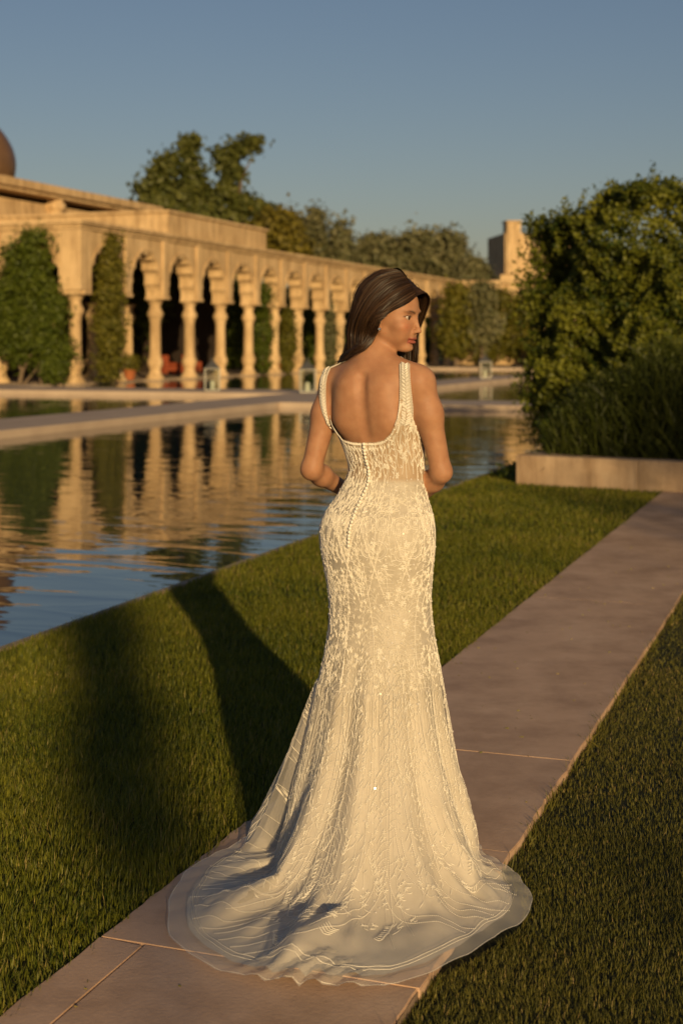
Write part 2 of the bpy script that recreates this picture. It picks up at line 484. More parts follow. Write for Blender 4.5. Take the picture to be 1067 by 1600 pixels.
m_ = MB(); m_.box(-14, .18, 7.7, 18.9, 6.345, 7.32, .02); m_.box(-14.1, .28, 7.6, 19.0, 7.322, 7.46, .02); m_.build('parapet_block', ST, arc)
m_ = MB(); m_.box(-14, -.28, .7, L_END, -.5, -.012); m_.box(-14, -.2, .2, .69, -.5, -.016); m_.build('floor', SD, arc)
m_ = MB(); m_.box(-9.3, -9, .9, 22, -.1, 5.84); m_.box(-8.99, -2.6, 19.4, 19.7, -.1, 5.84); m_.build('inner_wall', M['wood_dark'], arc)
for k in (1.5, 2.5, 3.5): link('inner_column', col_me, arc, (-4.6, k * BAY + 1.0, 0))

# ---- the higher range behind, with its flat roof and dome
pal = tag(garden_empty('upper_range', -41, 65), 'taller sandstone range with flat overhanging roof and bronze dome behind the arcade', 'building')
m_ = MB(); m_.box(-30, 0, -20, 14.2, -.04, 9.1); m_.build('wall', ST, pal)
m_ = MB(); m_.box(-30, .9, -20.8, 14.6, 9.62, 10.05, .03); m_.box(-30, .7, -20.6, 14.4, 9.42, 9.619, .02); m_.build('roof_slab', ST, pal)
m_ = MB(); m_.lathe([(.5, 0), (.52, .1), (.44, .2), (.42, 1.2), (.5, 1.35), (.62, 1.5), (.62, 1.72), (.5, 1.8), (.48, 1.98)], 16); pm = m_.mesh('roof_pillar', ST, True)
for yy in (-13, -5, 3, 11): link('roof_pillar', pm, pal, (.15, yy, 7.45))
m_ = MB(); m_.box(-2.0, .9, -20, 14.3, 7.3, 7.45, .02); m_.build('ledge', ST, pal)
dp = []
for t in np.linspace(0, 1, 26):
    a = t * math.pi / 2
    dp.append((max(2.35 * (1 - t ** 2.3) ** .62 * (1 + .10 * math.sin(t * math.pi) * (1 - t)), .02), 3.7 * t))
c = Matrix.Rotation(ALPHA, 3, 'Z') @ (Vector((-21.9, 85.0, 0)) - Vector(g2w(-41, 65)))
m_ = MB(); m_.lathe([(2.3, 9.0), (2.3, 11.1), (2.5, 11.2), (2.5, 11.45), (2.3, 11.5)], 32); m_.build('drum', ST, pal, (c.x, c.y, 0), smooth=True)
m_ = MB(); m_.lathe([(2.28, -.15)] + dp, 36); m_.build('dome', M['dome'], pal, (c.x, c.y, 11.6), smooth=True)

# ---- the wall that closes the basin
ew = tag(garden_empty('garden_wall', -27.8, 104.2), 'far sandstone wall overgrown with creeper closing the end of the pool', 'wall')
m_ = MB(); m_.box(0, 26, 0, .7, -.1, 6.0); m_.build('wall', ST, ew)
m_ = MB(); m_.box(-.1, 26.2, -.15, .85, 6.001, 6.3, .02); m_.build('coping', ST, ew)
for x in (3.2, 8.0, 12.8, 17.6):
    m_ = MB(); m_.box(x - .35, x + .35, -.18, -.001, -.1, 5.98, .02); m_.build('pilaster', ST, ew)

# ---- far tower
tw = tag(empty('tower', (19.3, 152, 0), R(7)), 'distant square sandstone tower with roof railing above the hedge', 'tower')
m_ = MB(); m_.box(-2.4, 6, -2, 6, -.1, 13.2, .03); m_.build('wall', ST, tw)
m_ = MB(); m_.box(-2.25, -.75, -2.35, -.6, 8.9, 14.3, .05); m_.box(-2.35, -.65, -2.45, -.5, 14.301, 14.5, .03); m_.build('corner_pier', ST, tw)
m_ = MB(); m_.box(-3.0, 6.5, -2.6, 6.2, -.1, 8.8, .03); m_.build('base_storey', ST, tw)
m_ = MB()
for x in np.arange(-.4, 6.0, .8): m_.tube([(x, -1.8, 13.2), (x, -1.8, 14.15)], .05, 6)
for z in (13.6, 14.1): m_.tube([(-.6, -1.8, z), (6, -1.8, z)], .05, 6)
m_.build('railing', M['rail'], tw)
for z in (10.2, 12.0):
    m_ = MB(); m_.box(.6, 1.5, -2.02, -1.9, z, z + 1.1); m_.build('window', M['wood_dark'], tw)

# ================================================================ planter, hedge and shrub at the right
PW_A = R(-32)
PWD = Vector((math.cos(PW_A), math.sin(PW_A), 0)); PWN = Vector((-math.sin(PW_A), math.cos(PW_A), 0))
P1 = Vector((1.94, 15.87, -.045))
planter = tag(empty('planter_wall', P1, PW_A), 'low sandstone planter wall at the end of the path', 'wall')
xs = [0, 1.42, 2.9, 4.5, 6.1]
for i in range(4):
    m_ = MB(); m_.box(xs[i] + .0015, xs[i + 1] - .0015, 0, .32, 0, .355 + (.002 if i % 2 else 0), .008); m_.build('block', M['planter'], planter)
m_ = MB(); m_.box(.0, .31, .325, 4.2, 0, .354, .008); m_.build('side_block', M['planter'], planter)
m_ = MB(); m_.box(.315, 6.1, .325, 4.2, .0, .25); m_.build('soil', M['soil'], planter)

hedge = tag(empty('hedge', P1 + PWN * 3.0, PW_A), 'tall clipped leafy hedge catching low sun at the right edge', 'hedge')
n = 62000
cc = []
def hedge_pts(n):
    x = rng.uniform(-1.0, 6.0, n); z = rng.uniform(.25, 3.62, n)
    lum = .16 * np.sin(x * 2.3 + z * 1.1) + .12 * np.sin(x * 5.1 - z * 3.7 + 1.3) + .08 * np.sin(z * 6.1 + x * 1.7) + .13 * np.sin(x * 10.7 + 2.2 * np.sin(z * 4.3)) * np.sin(z * 11.9 + 1.7 * np.sin(x * 5.1))
    y = -.78 + lum + np.abs(rng.normal(0, .10, n))
    # rounded left end and crown
    e = np.clip((x + 1.05) / .95, 0, 1); y = y + (1 - np.sqrt(np.clip(1 - (1 - e) ** 2, 0, 1))) * 1.3
    topz = 3.05 + .55 * np.clip((x + 1) / 2.4, 0, 1) ** .7 + .09 * np.sin(x * 4) + .06 * np.sin(x * 9.7)
    z = np.minimum(z, topz - np.abs(rng.normal(0, .05, n)))
    return np.stack([x, y, z], 1)
A_ = hedge_pts(72000)
x = rng.uniform(-1, 6, 16000); y = rng.uniform(-.75, 1.3, 16000)
topz = 3.08 + .55 * np.clip((x + 1) / 2.4, 0, 1) ** .7 + .09 * np.sin(x * 4) + .06 * np.sin(x * 9.7)
B_ = np.stack([x, y, topz + rng.normal(0, .06, 16000) - (y > 1) * .3], 1)
z = rng.uniform(.25, 3.1, 15000); y = rng.uniform(-.4, 1.5, 15000)
C_ = np.stack([-1.0 + rng.normal(0, .12, 15000) + .08 * np.sin(z * 5), y, z], 1)
# stray shoots along the crown
sh = []
for s_ in range(70):
    x0 = rng.uniform(-.9, 5); y0 = rng.uniform(-.8, .9); L = rng.uniform(.08, .34)
    tz = 3.1 + .55 * min(max((x0 + 1) / 2.4, 0), 1) ** .7
    dr = rng.normal(0, .35, 2)
    for q in range(14):
        t = q / 13; sh.append((x0 + dr[0] * t * L + rng.normal(0, .018), y0 + dr[1] * t * L + rng.normal(0, .018), tz + L * t))
for s_ in range(60):
    z0 = rng.uniform(.8, 3.2); L = rng.uniform(.08, .3)
    for q in range(12):
        t = q / 11; sh.append((-1.05 - L * t * .8 + rng.normal(0, .02), rng.uniform(-.5, .6) if q == 0 else sh[-1][1] + rng.normal(0, .02), z0 + L * t * .5))
D_ = hedge_pts(24000); D_[:, 1] += rng.uniform(.15, .42, len(D_))
C4 = np.concatenate([A_, D_, B_, C_, np.array(sh)])
out = np.concatenate([np.tile([0, -1, .2], (len(A_) + len(D_), 1)), np.tile([0, -.3, 1], (len(B_), 1)), np.tile([-1, -.2, .2], (len(C_), 1)), np.tile([0, -.5, .5], (len(sh), 1))]).astype(float)
ti = .5 + .28 * np.sin(C4[:, 0] * 4.1 + C4[:, 2] * 3.3) * np.sin(C4[:, 2] * 5.2 - C4[:, 0] * 2.1) + rng.normal(0, .24, len(C4))
link('foliage', leaf_mesh('foliage', C4, .064, M['leaf_hedge'], out, .35, .62, ti), hedge)
m_ = MB(); m_.box(-.45, 6, -.15, 1.1, .0, 2.8); m_.build('inner_block', plain('dark_block', (.018, .016, .008), .9), hedge)  # solid dark block added inside the hedge to close gaps between leaves
m_ = MB()
for x0 in np.arange(-.3, 6, .55): m_.tube([(x0, -.28, 0), (x0 + .05, -.3, .8), (x0 - .1, -.28, 1.9), (x0 + .05, -.3, 2.8)], [.025, .02, .015, .01], 6)
m_.build('stems', M['bark'], hedge, smooth=True)

def thin_blades(name, base, tip, width, mat, tint, bow=0.15, seg=3):
    n = len(base); d = tip - base
    side = np.cross(d, np.stack([rng.normal(size=n), rng.normal(size=n), rng.normal(size=n) * .2], 1)); side /= np.linalg.norm(side, axis=1)[:, None] + 1e-9
    V = []; L = np.linalg.norm(d, axis=1)[:, None]
    for k in range(seg):
        t = k / seg; c_ = base + d * t + np.array([0, 0, 1]) * L * bow * 4 * t * (1 - t) * .5
        V += [c_ - side * width * (1 - t * .6) * .5, c_ + side * width * (1 - t * .6) * .5]
    V.append(tip)
    V = np.stack(V, 1).reshape(-1, 3); m = seg * 2 + 1; i = np.arange(n) * m; F4 = []
    for k in range(seg - 1): F4.append(np.stack([i + 2 * k, i + 2 * k + 1, i + 2 * k + 3, i + 2 * k + 2], 1))
    F3 = np.stack([i + 2 * seg - 2, i + 2 * seg - 1, i + 2 * seg], 1)
    return mesh_np(name, V, [np.concatenate(F4), F3], mat, False, cols={'tint': np.repeat(np.clip(tint, 0, 1), m)[:, None] * np.ones((1, 3))})

def shrub_bed(x0, x1, y0, y1, zt, n, L, w, mat):
    bx = rng.uniform(x0, x1, n); by = rng.uniform(y0, y1, n)
    h = zt(bx) * (1 - .25 * ((by - (y0 + y1) / 2) / (y1 - y0) * 2) ** 2) 
    tz = h * rng.uniform(.12, 1.0, n) ** .7 + rng.normal(0, .03, n)
    dx = rng.normal(0, .35, n); dy = rng.normal(-.25, .35, n)
    tip = np.stack([bx + dx * L, by + dy * L, tz], 1)
    base = np.stack([bx, by, np.maximum(tz - L * rng.uniform(.6, 1.1, n), .2)], 1)
    return thin_blades('foliage', base, tip, w, mat, rng.uniform(0, 1, n) ** 1.4 * .8 + .15 * np.sin(bx * 5))
shr = tag(empty('ornamental_shrub', P1 + PWN * .45, PW_A), 'dark fine-leaved shrub mass in shade behind the planter wall', 'shrub')
zt = lambda x: np.clip(.55 + 1.15 * np.clip((x - .1) / 1.1, 0, 1) ** .6, .3, 1.72) + .07 * np.sin(x * 5.3) + .05 * np.sin(x * 11)
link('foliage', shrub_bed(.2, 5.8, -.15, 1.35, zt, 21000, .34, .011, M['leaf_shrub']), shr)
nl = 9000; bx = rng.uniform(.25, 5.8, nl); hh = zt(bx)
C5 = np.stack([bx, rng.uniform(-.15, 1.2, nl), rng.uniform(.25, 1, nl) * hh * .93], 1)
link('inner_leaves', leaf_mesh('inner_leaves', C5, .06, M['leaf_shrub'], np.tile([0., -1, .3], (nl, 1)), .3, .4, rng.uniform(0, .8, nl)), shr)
ells = [(.42, .2, .45, .25, .22, .3), (.75, .1, .4, .3, .2, .25)]
foliage_thing('low_shrub', 'small brighter green shrub at the left end of the planter', 'shrub', tuple(P1 + PWN * .35 + Vector((0, 0, .1))), ells, 1500, .06, M['leaf_vine'], .07, [([(.45, .2, .1), (.42, .2, .5)], [.02, .01])])
# soft green weeds hanging by the water beside the planter
ells = [(-.15, .6, .12, .16, .5, .12), (-.2, 1.6, .2, .16, .7, .2)]
r_ = foliage_thing('edge_plants', 'low green plants spilling between the planter and the water', 'plant', tuple(P1), ells, 1400, .05, M['leaf_vine'], .07, None, mn=.0)
r_.rotation_euler = (0, 0, PW_A)

# ================================================================ trees and creepers further off
def far_tree(name, label, x, y, blobs, n, size, mat, trunks, clump=.5, shell=.35, per=22, group=None):
    ells = [(bx, by, bz, rx, ry, rz) for bx, by, bz, rx, ry, rz in blobs]
    root = empty(name, (x, y, -.045)); tag(root, label, 'tree', group)
    C, o_, t = cloud(ells, n, clump, per, shell, .5)
    link('crown', leaf_mesh('crown', C, size, mat, o_, .3, .6, t), root)
    m_ = MB()
    for pts, rad in trunks: m_.tube(pts, rad, 7)
    m_.build('trunk', M['bark'], root, smooth=True)
    return root
def X(px, y): return (px - 533.5) / 2222 * y
def Z(py, y): return CAM_H - (py - 537) / 2222 * y
D = 112.0
def blob(px, py, rx, ry, x0, dy=0, D=D):   # a crown lobe given by its apparent place and size at distance D
    s = D / 2222
    return (X(px, D) - x0, dy, Z(py, D), rx * s, rx * s * .9, ry * s)
x0 = X(300, D)
far_tree('tall_tree', 'tall tree with two upright crowns behind the arcade roof', x0, D,
    [blob(297, 228, 7, 15, x0), blob(296, 255, 9, 18, x0), blob(300, 285, 15, 22, x0), blob(318, 318, 20, 24, x0), blob(292, 325, 20, 22, x0), blob(310, 350, 34, 20, x0)], 4600, .55, M['leaf_tree'],
    [([(0, 0, 0), (.1, 0, 8), (.2, 0, 15.5)], [.35, .28, .07]), ([(.1, 0, 8), (1.6, 0, 12)], [.2, .06])], .5)
x0 = X(375, D + 4)
far_tree('tall_tree', 'tall tree leaning right with a ragged crown beside the two-crowned tree', x0, D + 4,
    [blob(396, 222, 12, 8, x0, 0, D + 4), blob(376, 232, 14, 13, x0, 0, D + 4), blob(350, 243, 9, 8, x0, 0, D + 4), blob(362, 268, 13, 16, x0, 0, D + 4), blob(352, 300, 16, 18, x0, 0, D + 4), blob(378, 318, 16, 15, x0, 0, D + 4), blob(402, 326, 12, 9, x0, 0, D + 4), blob(352, 345, 28, 22, x0, 0, D + 4), blob(412, 350, 20, 18, x0, 0, D + 4)], 5400, .55, M['leaf_tree'],
    [([(0, 0, 0), (-.6, 0, 9), (.1, 0, 15), (.9, 0, 16.6)], [.35, .25, .12, .05])], .5)
x0 = X(243, D - 4)
far_tree('bushy_tree', 'lower rounded tree left of the tall trees behind the roof', x0, D - 4,
    [blob(263, 254, 10, 12, x0, 0, D - 4), blob(250, 276, 14, 14, x0, 0, D - 4), blob(230, 296, 12, 12, x0, 0, D - 4), blob(268, 300, 14, 18, x0, 0, D - 4), blob(246, 322, 22, 18, x0, 0, D - 4), blob(280, 330, 14, 18, x0, 0, D - 4)], 4800, .5, M['leaf_tree'],
    [([(0, 0, 0), (.2, 0, 8), (.4, 0, 13)], [.3, .2, .06])], .5)
x0 = X(438, 108)
far_tree('gold_lit_tree', 'small tree touching the arcade roof edge, golden light put into its leaf colour', x0, 108,
    [blob(436, 352, 26, 24, x0, 0, 108), blob(420, 378, 26, 20, x0, 0, 108), blob(455, 390, 18, 16, x0, 0, 108)], 5000, .5, M['leaf_goldlit'], [([(0, 0, 0), (.1, 0, 8)], [.2, .08])], .6)
conifers = [(492, 338, 20, 'slender grey-green conifer, taller of the pair above the arcade'), (533, 352, 17, 'slender grey-green conifer, shorter of the pair above the arcade')]
for px, py, rx, lab in conifers:
    x0 = X(px, 126)
    bl = [blob(px, py + k * 15, rx * (.22 + .16 * k), 13, x0, 0, 126) for k in range(6)]
    far_tree('conifer', lab, x0, 126, bl, 4200, .5, M['leaf_olive'], [([(0, 0, 0), (0, 0, Z(py, 126))], [.22, .04])], .6, group='conifers behind the arcade')
for px, py, rx, ry, mt, lab in [(590, 392, 34, 24, 'leaf_olive', 'feathery grey-green tree just left above the woman\'s head'), (655, 385, 36, 26, 'leaf_olive', 'feathery grey-green tree just right above the woman\'s head'),
                              (698, 392, 26, 32, 'leaf_olive', 'upright feathery grey-green tree above the end of the arcade'), (462, 372, 24, 26, 'leaf_tree', 'dark green tree between the golden-lit tree and the conifers')]:
    x0 = X(px, 130)
    bl = [blob(px + dx * rx, py + dy * ry, rx * .42, ry * .5, x0, 0, 130) for dx, dy in ((-.55, .35), (0, .1), (.55, .3), (-.25, -.35), (.3, -.3), (0, .8), (-.6, .9), (.6, .9))]
    far_tree('feathery_tree', lab, x0, 130, bl, 5200, .5, M[mt], [([(0, 0, 0), (.2, 0, Z(py, 130))], [.25, .06]), ([(.1, 0, 4), (1.2, 0, Z(py, 130) - .5)], [.15, .05])], .7, group='trees behind the arcade')
# a palm by the end of the arcade
pr = tag(empty('palm_tree', (X(745, 118), 118, -.045)), 'palm with arching fronds above the far garden wall', 'palm tree')
m_ = MB(); m_.tube([(0, 0, 0), (.1, 0, 3.5), (0, 0, 7.0)], [.3, .24, .2], 9); m_.build('trunk', M['bark'], pr, smooth=True)
for k in range(15):
    a = k / 15 * 2 * math.pi + rng.normal(0, .15); e = rng.uniform(.2, 1.1); Lf = rng.uniform(2.1, 2.9)
    t = np.linspace(0, 1, 40); r_ = Lf * np.sin(e) * .25 * t + Lf * t * np.cos(e) * .9; z_ = 7.0 + Lf * t * np.sin(e) - 1.25 * t ** 2.1
    P = np.stack([r_ * math.cos(a), r_ * math.sin(a), z_], 1); sd = np.array([-math.sin(a), math.cos(a), 0])
    base = np.concatenate([P, P]); ln = (.55 * np.sin(np.pi * np.clip(t * .9 + .1, 0, 1)))[:, None]
    fw = np.array([math.cos(a), math.sin(a), -.3])
    tip = np.concatenate([P + (sd + fw * .5) * ln, P + (-sd + fw * .5) * ln]); tip[:, 2] -= .12
    link('frond', thin_blades('frond', base, tip, .10, M['leaf_olive'], rng.uniform(0, 1, 80), .05), pr)

# creepers and bushes against the arcade (placed in the garden frame)
def vine(name, label, u, v, ells, n, size, mat, cat='climbing plant', clump=.28, trunk=None, group=None, shell=.5):
    r_ = foliage_thing(name, label, cat, g2w(u, v, -.02), ells, n, size, mat, clump, trunk, group, shell)
    r_.rotation_euler = (0, 0, -ALPHA); return r_
vine('climbing_bush', 'broad dense green climber covering the arch at the left edge', -29.75, 47.95,
     [(-.3, 0, 1.9, 1.5, .55, 1.35), (-.2, -.05, 3.4, 1.45, .6, 1.25), (-.5, 0, 4.5, 1.1, .5, 1.0), (.0, 0, 5.4, .72, .4, .75), (-1.2, 0, 2.8, .8, .5, 1.5), (1.05, .05, 1.2, .42, .35, 1.2), (.8, 0, 2.9, .5, .4, .9), (.9, 0, .8, .4, .3, .75)], 17000, .17, M['leaf_vine'], 'bush', .24,
     [([(-.6, 0, -.02), (-.5, 0, .5), (-.1, 0, 1.2)], [.10, .08, .05]), ([(-.5, 0, .5), (-1.0, 0, 1.3)], [.06, .04]), ([(-.45, 0, -.02), (.1, .1, .6), (.5, 0, 1.1)], [.05, .04, .03]), ([(.3, .1, -.02), (.2, 0, .9)], [.05, .04])], shell=.3)
vine('climbing_bush', 'narrow column of green creeper between the two leftmost columns', -27.75, 50.4,
     [(0, 0, .9, .34, .85, .9), (0, .05, 2.2, .34, .95, .9), (0, .0, 3.4, .32, .8, .8), (0, .1, 4.5, .28, .5, .75), (0, .2, 5.4, .2, .32, .55)], 8500, .16, M['leaf_vine2'], 'bush', .2,
     [([(0, .2, -.02), (0, .1, 1.5), (0, .2, 3.2)], [.06, .05, .03])], shell=.3)
for v, hh, lab, mt in [(67.9, 4.6, 'creeper hanging from an arch in the middle of the arcade', 'leaf_vine'), (71.3, 3.6, 'creeper climbing one bay further along than the hanging one', 'leaf_vine2'), (77.6, 3.9, 'grey-green creeper in the arch left of the woman\'s hair', 'leaf_olive')]:
    vine('climbing_plant', lab, -28.5, v, [(0, 0, hh * .2, .3, .5, hh * .2), (0, .1, hh * .5, .35, .6, hh * .25), (.1, -.3, hh * .85, .3, .45, hh * .17)], 2600, .17, M[mt], clump=.2, trunk=[([(0, 0, 0), (0, .1, hh * .6)], [.04, .02])])
r_ = empty('garden_shrubbery', g2w(-35.5, 68, -.02), -ALPHA); tag(r_, 'green garden growth seen through the open arches', 'shrubs', kind='stuff')
C, o_, t = cloud([(rng.uniform(-1.5, 1.2), y, z_, 1.3, 1.5, rng.uniform(1.2, 1.9)) for y in np.arange(-2, 64, 1.5) for z_ in (rng.uniform(.8, 2.0), rng.uniform(3.2, 4.6))], 34000, .45, 26, .2, .0)
link('foliage', leaf_mesh('foliage', C, .27, M['leaf_vine'], o_, .3, .5, t), r_)
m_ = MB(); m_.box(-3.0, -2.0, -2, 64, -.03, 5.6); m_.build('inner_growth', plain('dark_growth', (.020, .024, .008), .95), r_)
for v, lab in [(54.2, 'leafy potted plant between the second and third columns'), (70.7, 'potted plant at the foot of a column mid-arcade')]:
    pt = empty('potted_plant', g2w(-28.9, v, -.012), -ALPHA); tag(pt, lab, 'plant', 'potted plants in the arcade')
    m_ = MB(); m_.lathe([(.16, 0), (.2, .03), (.27, .38), (.31, .42), (.3, .46), (.26, .45), (.25, .38)], 16); m_.build('pot', M['terracotta'], pt, smooth=True)
    C, o_, t = cloud([(0, 0, .75, .42, .42, .38)], 900, .12, 20, .3, .4)
    link('foliage', leaf_mesh('foliage', C, .15, M['leaf_vine2'], o_, .5, .35, t), pt)
    m_ = MB()
    for k in range(5): m_.tube([(0, 0, .38), (.15 * math.cos(k * 1.3), .15 * math.sin(k * 1.3), .8)], [.012, .006], 5)
    m_.build('stem', M['bark'], pt)
# on the far wall
vine('wall_creeper', 'mass of creeper covering the left half of the far wall', -22.8, 103.6, [(0, 0, 2.4, 2.3, .4, 1.9), (-1.8, 0, 4.4, 2.0, .35, 1.3), (.8, 0, 4.2, 1.4, .35, 1.3), (-2.5, 0, 1.6, 1.3, .4, 1.5), (1.5, 0, 1.4, 1.0, .4, 1.2)], 9000, .3, M['leaf_vine2'], clump=.35, shell=.3, trunk=[([(0, .1, 0), (0, .1, 3)], [.08, .04])])
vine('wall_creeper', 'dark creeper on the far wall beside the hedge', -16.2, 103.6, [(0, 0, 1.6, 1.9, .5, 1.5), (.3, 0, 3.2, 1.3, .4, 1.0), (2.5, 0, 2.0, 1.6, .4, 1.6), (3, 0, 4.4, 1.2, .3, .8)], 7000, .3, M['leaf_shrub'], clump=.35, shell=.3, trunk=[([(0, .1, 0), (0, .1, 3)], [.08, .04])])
ban = tag(empty('broadleaf_plant', g2w(-20.6, 100.5, -.03)), 'bright green broad-leaved plant at the foot of the far wall', 'plant')
for k in range(22):
    a = rng.uniform(0, 6.28); Lf = rng.uniform(1.3, 2.6); e = rng.uniform(.9, 1.45)
    r0 = rng.uniform(0, .9); bx_, by_ = r0 * math.cos(a * 3.1), r0 * math.sin(a * 3.1)
    t = np.linspace(0, 1, 7); rr = Lf * t * math.cos(e) + .35 * t ** 2; zz = Lf * t * math.sin(e) - .5 * t ** 2.5
    wd = .34 * np.sin(np.pi * np.clip(.12 + t * .86, 0, 1)); sd = np.array([-math.sin(a), math.cos(a), 0.])
    P = np.stack([bx_ + rr * math.cos(a), by_ + rr * math.sin(a), zz], 1)
    V = np.concatenate([P - sd * wd[:, None], P - np.array([0, 0, .05]), P + sd * wd[:, None]])
    F = [(i, i + 1, 7 + i + 1, 7 + i) for i in range(6)] + [(7 + i, 8 + i, 14 + i + 1, 14 + i) for i in range(6)]
    link('leaf', mesh_np('leaf', V, np.array(F), M['leaf_vine'], True, cols={'tint': np.full((21, 3), .5 + .5 * rng.uniform())}), ban)

# ================================================================ lanterns and chairs
def lantern(u, v, z, label):
    r_ = garden_empty('lantern', u, v, z); r_.rotation_euler = (0, 0, -ALPHA + R(24))
    tag(r_, label, 'lantern', 'glass lanterns by the pool')
    s, h = .225, .62
    m_ = MB(); m_.box(-s - .02, s + .02, -s - .02, s + .02, 0, .05, .008)
    for a in (-1, 1):
        for c_ in (-1, 1): m_.box(a * s - .016, a * s + .016, c_ * s - .016, c_ * s + .016, .051, .051 + h)
    m_.box(-s - .03, s + .03, -s - .03, s + .03, .052 + h, .085 + h, .006)
    m_.build('frame', M['zinc'], r_)
    for k in range(4):
        a = k * math.pi / 2
        m_ = MB(); m_.box(-s + .018, s - .018, -.002, .002, .053, .05 + h); m_.build('pane', M['glass'], r_, (s * math.sin(a), -s * math.cos(a), 0), (0, 0, a))
    zt_ = .086 + h
    m_ = MB(); V = [(-s - .02, -s - .02, zt_), (s + .02, -s - .02, zt_), (s + .02, s + .02, zt_), (-s - .02, s + .02, zt_), (-.03, -.03, zt_ + .24), (.03, -.03, zt_ + .24), (.03, .03, zt_ + .24), (-.03, .03, zt_ + .24)]
    m_.add(V, [(3, 2, 1, 0), (4, 5, 6, 7), (0, 1, 5, 4), (1, 2, 6, 5), (2, 3, 7, 6), (3, 0, 4, 7)])
    ro = m_.build('roof', M['zinc'], r_)
    m_ = MB(); m_.tube([(.05 * math.cos(a), 0, zt_ + .285 + .05 * math.sin(a)) for a in np.linspace(0, 2 * math.pi, 14)], .008, 6); m_.build('handle', M['zinc'], ro)
    m_ = MB(); m_.lathe([(.07, .05), (.07, .3), (.05, .31)], 14); m_.build('candle', M['candle'], r_, smooth=True)
lantern(-18.7, 40.5, .08, 'glass lantern further left, on the walkway below the arcade')
lantern(-15.3, 39.9, .08, 'glass lantern just left of the woman\'s shoulder on the walkway')
lantern(-14.6, 59.2, .08, 'glass lantern right of the woman on the far walkway')
lantern(-30.8, 46.6, -.02, 'glass lantern at the left edge beside the climbing bush')
m_ = MB(); m_.box(-36, -28.9, 45.2, 48.3, -.6, -.02, .01); tag(m_.build('terrace', M['walkway'], None, (0, 0, 0), GA), kind='structure')

def armchair(u, v, rz, label):
    r_ = garden_empty('armchair', u, v, -.012); r_.rotation_euler = (0, 0, -ALPHA + rz)
    tag(r_, label, 'armchair', 'red armchairs in the arcade')
    m_ = MB(); m_.box(-.36, .36, -.36, .30, .25, .46, .04); m_.build('seat', M['red_cloth'], r_)
    m_ = MB(); m_.box(-.36, .36, .301, .44, .25, 1.02, .05); m_.build('backrest', M['red_cloth'], r_)
    for s in (-1, 1):
        m_ = MB(); m_.box(s * .43 - .065, s * .43 + .065, -.36, .42, .12, .66, .03); m_.build('armrest', M['red_cloth'], r_)
        for t in (-.3, .3): m_ = MB(); m_.box(s * .32 - .03, s * .32 + .03, t - .03, t + .03, 0, .249); m_.build('leg', M['wood_dark'], r_)
armchair(-30.6, 61.3, R(70), 'red armchair between the third and fourth columns')
armchair(-31.0, 64.7, R(95), 'red armchair between the fourth and fifth columns')
armchair(-31.4, 74.5, R(80), 'red armchair deep in the arcade, further along than the others')

# ================================================================ unseen trees added at the viewer's back to shade the lawn
TP = (math.cos(R(12.4)), math.sin(R(12.4)))
def added_shade_tree(label, s, b, ells, n, size, clump, trunk):  # out of view, put in and shaped for the shade it casts
    r_ = foliage_thing('garden_tree', label, 'tree', (s * TP[0] + b * TP[1], s * TP[1] - b * TP[0], -.045), ells, n, size, M['leaf_tree'], clump, trunk, 'unseen trees added for shade', .25, 30, 'crown')
    r_.rotation_euler = (0, 0, R(12.4))
added_shade_tree('unseen broad low tree added behind the viewer to shade the right lawn', 3.4, 19.0,
    [(-1.2, 0, 4.3, .62, 1.0, .75), (-1.55, 0, 4.5, .35, .6, .6), (-.3, .2, 4.1, 1.0, 1.0, 1.1), (.7, 0, 4.5, 1.1, 1.0, .9), (1.5, 0, 4.0, .9, 1.0, 1.1), (0, 0, 3.0, 1.6, 1.2, .9)], 2600, .14, .2,
    [([(0, 0, 0), (.05, 0, 1.4), (.0, 0, 2.8)], [.13, .1, .06]), ([(.0, 0, 1.4), (-.9, 0, 3.2)], [.08, .03]), ([(.0, 0, 1.4), (1.1, 0, 3.4)], [.08, .03])])
added_shade_tree('unseen tall tree added behind the viewer to shade the planter', 7.6, 20.0,
    [(0, 0, 5.2, 1.9, 1.5, 1.6), (-1.3, .2, 6.6, 1.2, 1.2, 1.3), (1.2, 0, 6.9, 1.5, 1.3, 1.5), (0, 0, 7.7, 1.5, 1.3, 1.2), (2.4, 0, 5.6, 1.2, 1.2, 1.4)], 6500, .16, .3,
    [([(0, 0, 0), (.1, 0, 3), (0, 0, 6.5)], [.2, .16, .06]), ([(.1, 0, 3), (1.4, 0, 6)], [.1, .04]), ([(.1, 0, 3), (-1.2, 0, 6)], [.1, .04])])
added_shade_tree('unseen slim tree added behind the viewer to dapple the left lawn', -.55, 19.5,
    [(-.55, 0, 4.0, .5, .5, .7), (.2, 0, 3.9, .55, .5, .6), (-1.2, 0, 4.3, .6, .5, .8), (-.6, 0, 5.2, .35, .4, .4)], 3000, .12, .12,
    [([(-.4, 0, 0), (-.35, 0, 2), (-.1, 0, 4.2)], [.06, .05, .02]), ([(-.35, 0, 2), (.7, 0, 4.6)], [.03, .012])])
added_shade_tree('unseen slender tree added behind the viewer to cast a soft band on the left lawn', .37, 19.5,
    [(0, 0, 5.35, .15, .3, .3), (.02, 0, 5.75, .15, .3, .35), (-.05, 0, 6.1, .13, .3, .3)], 2600, .11, .07,
    [([(-.4, 0, 0), (-.3, 0, 3), (0, 0, 5.6)], [.05, .04, .015])])
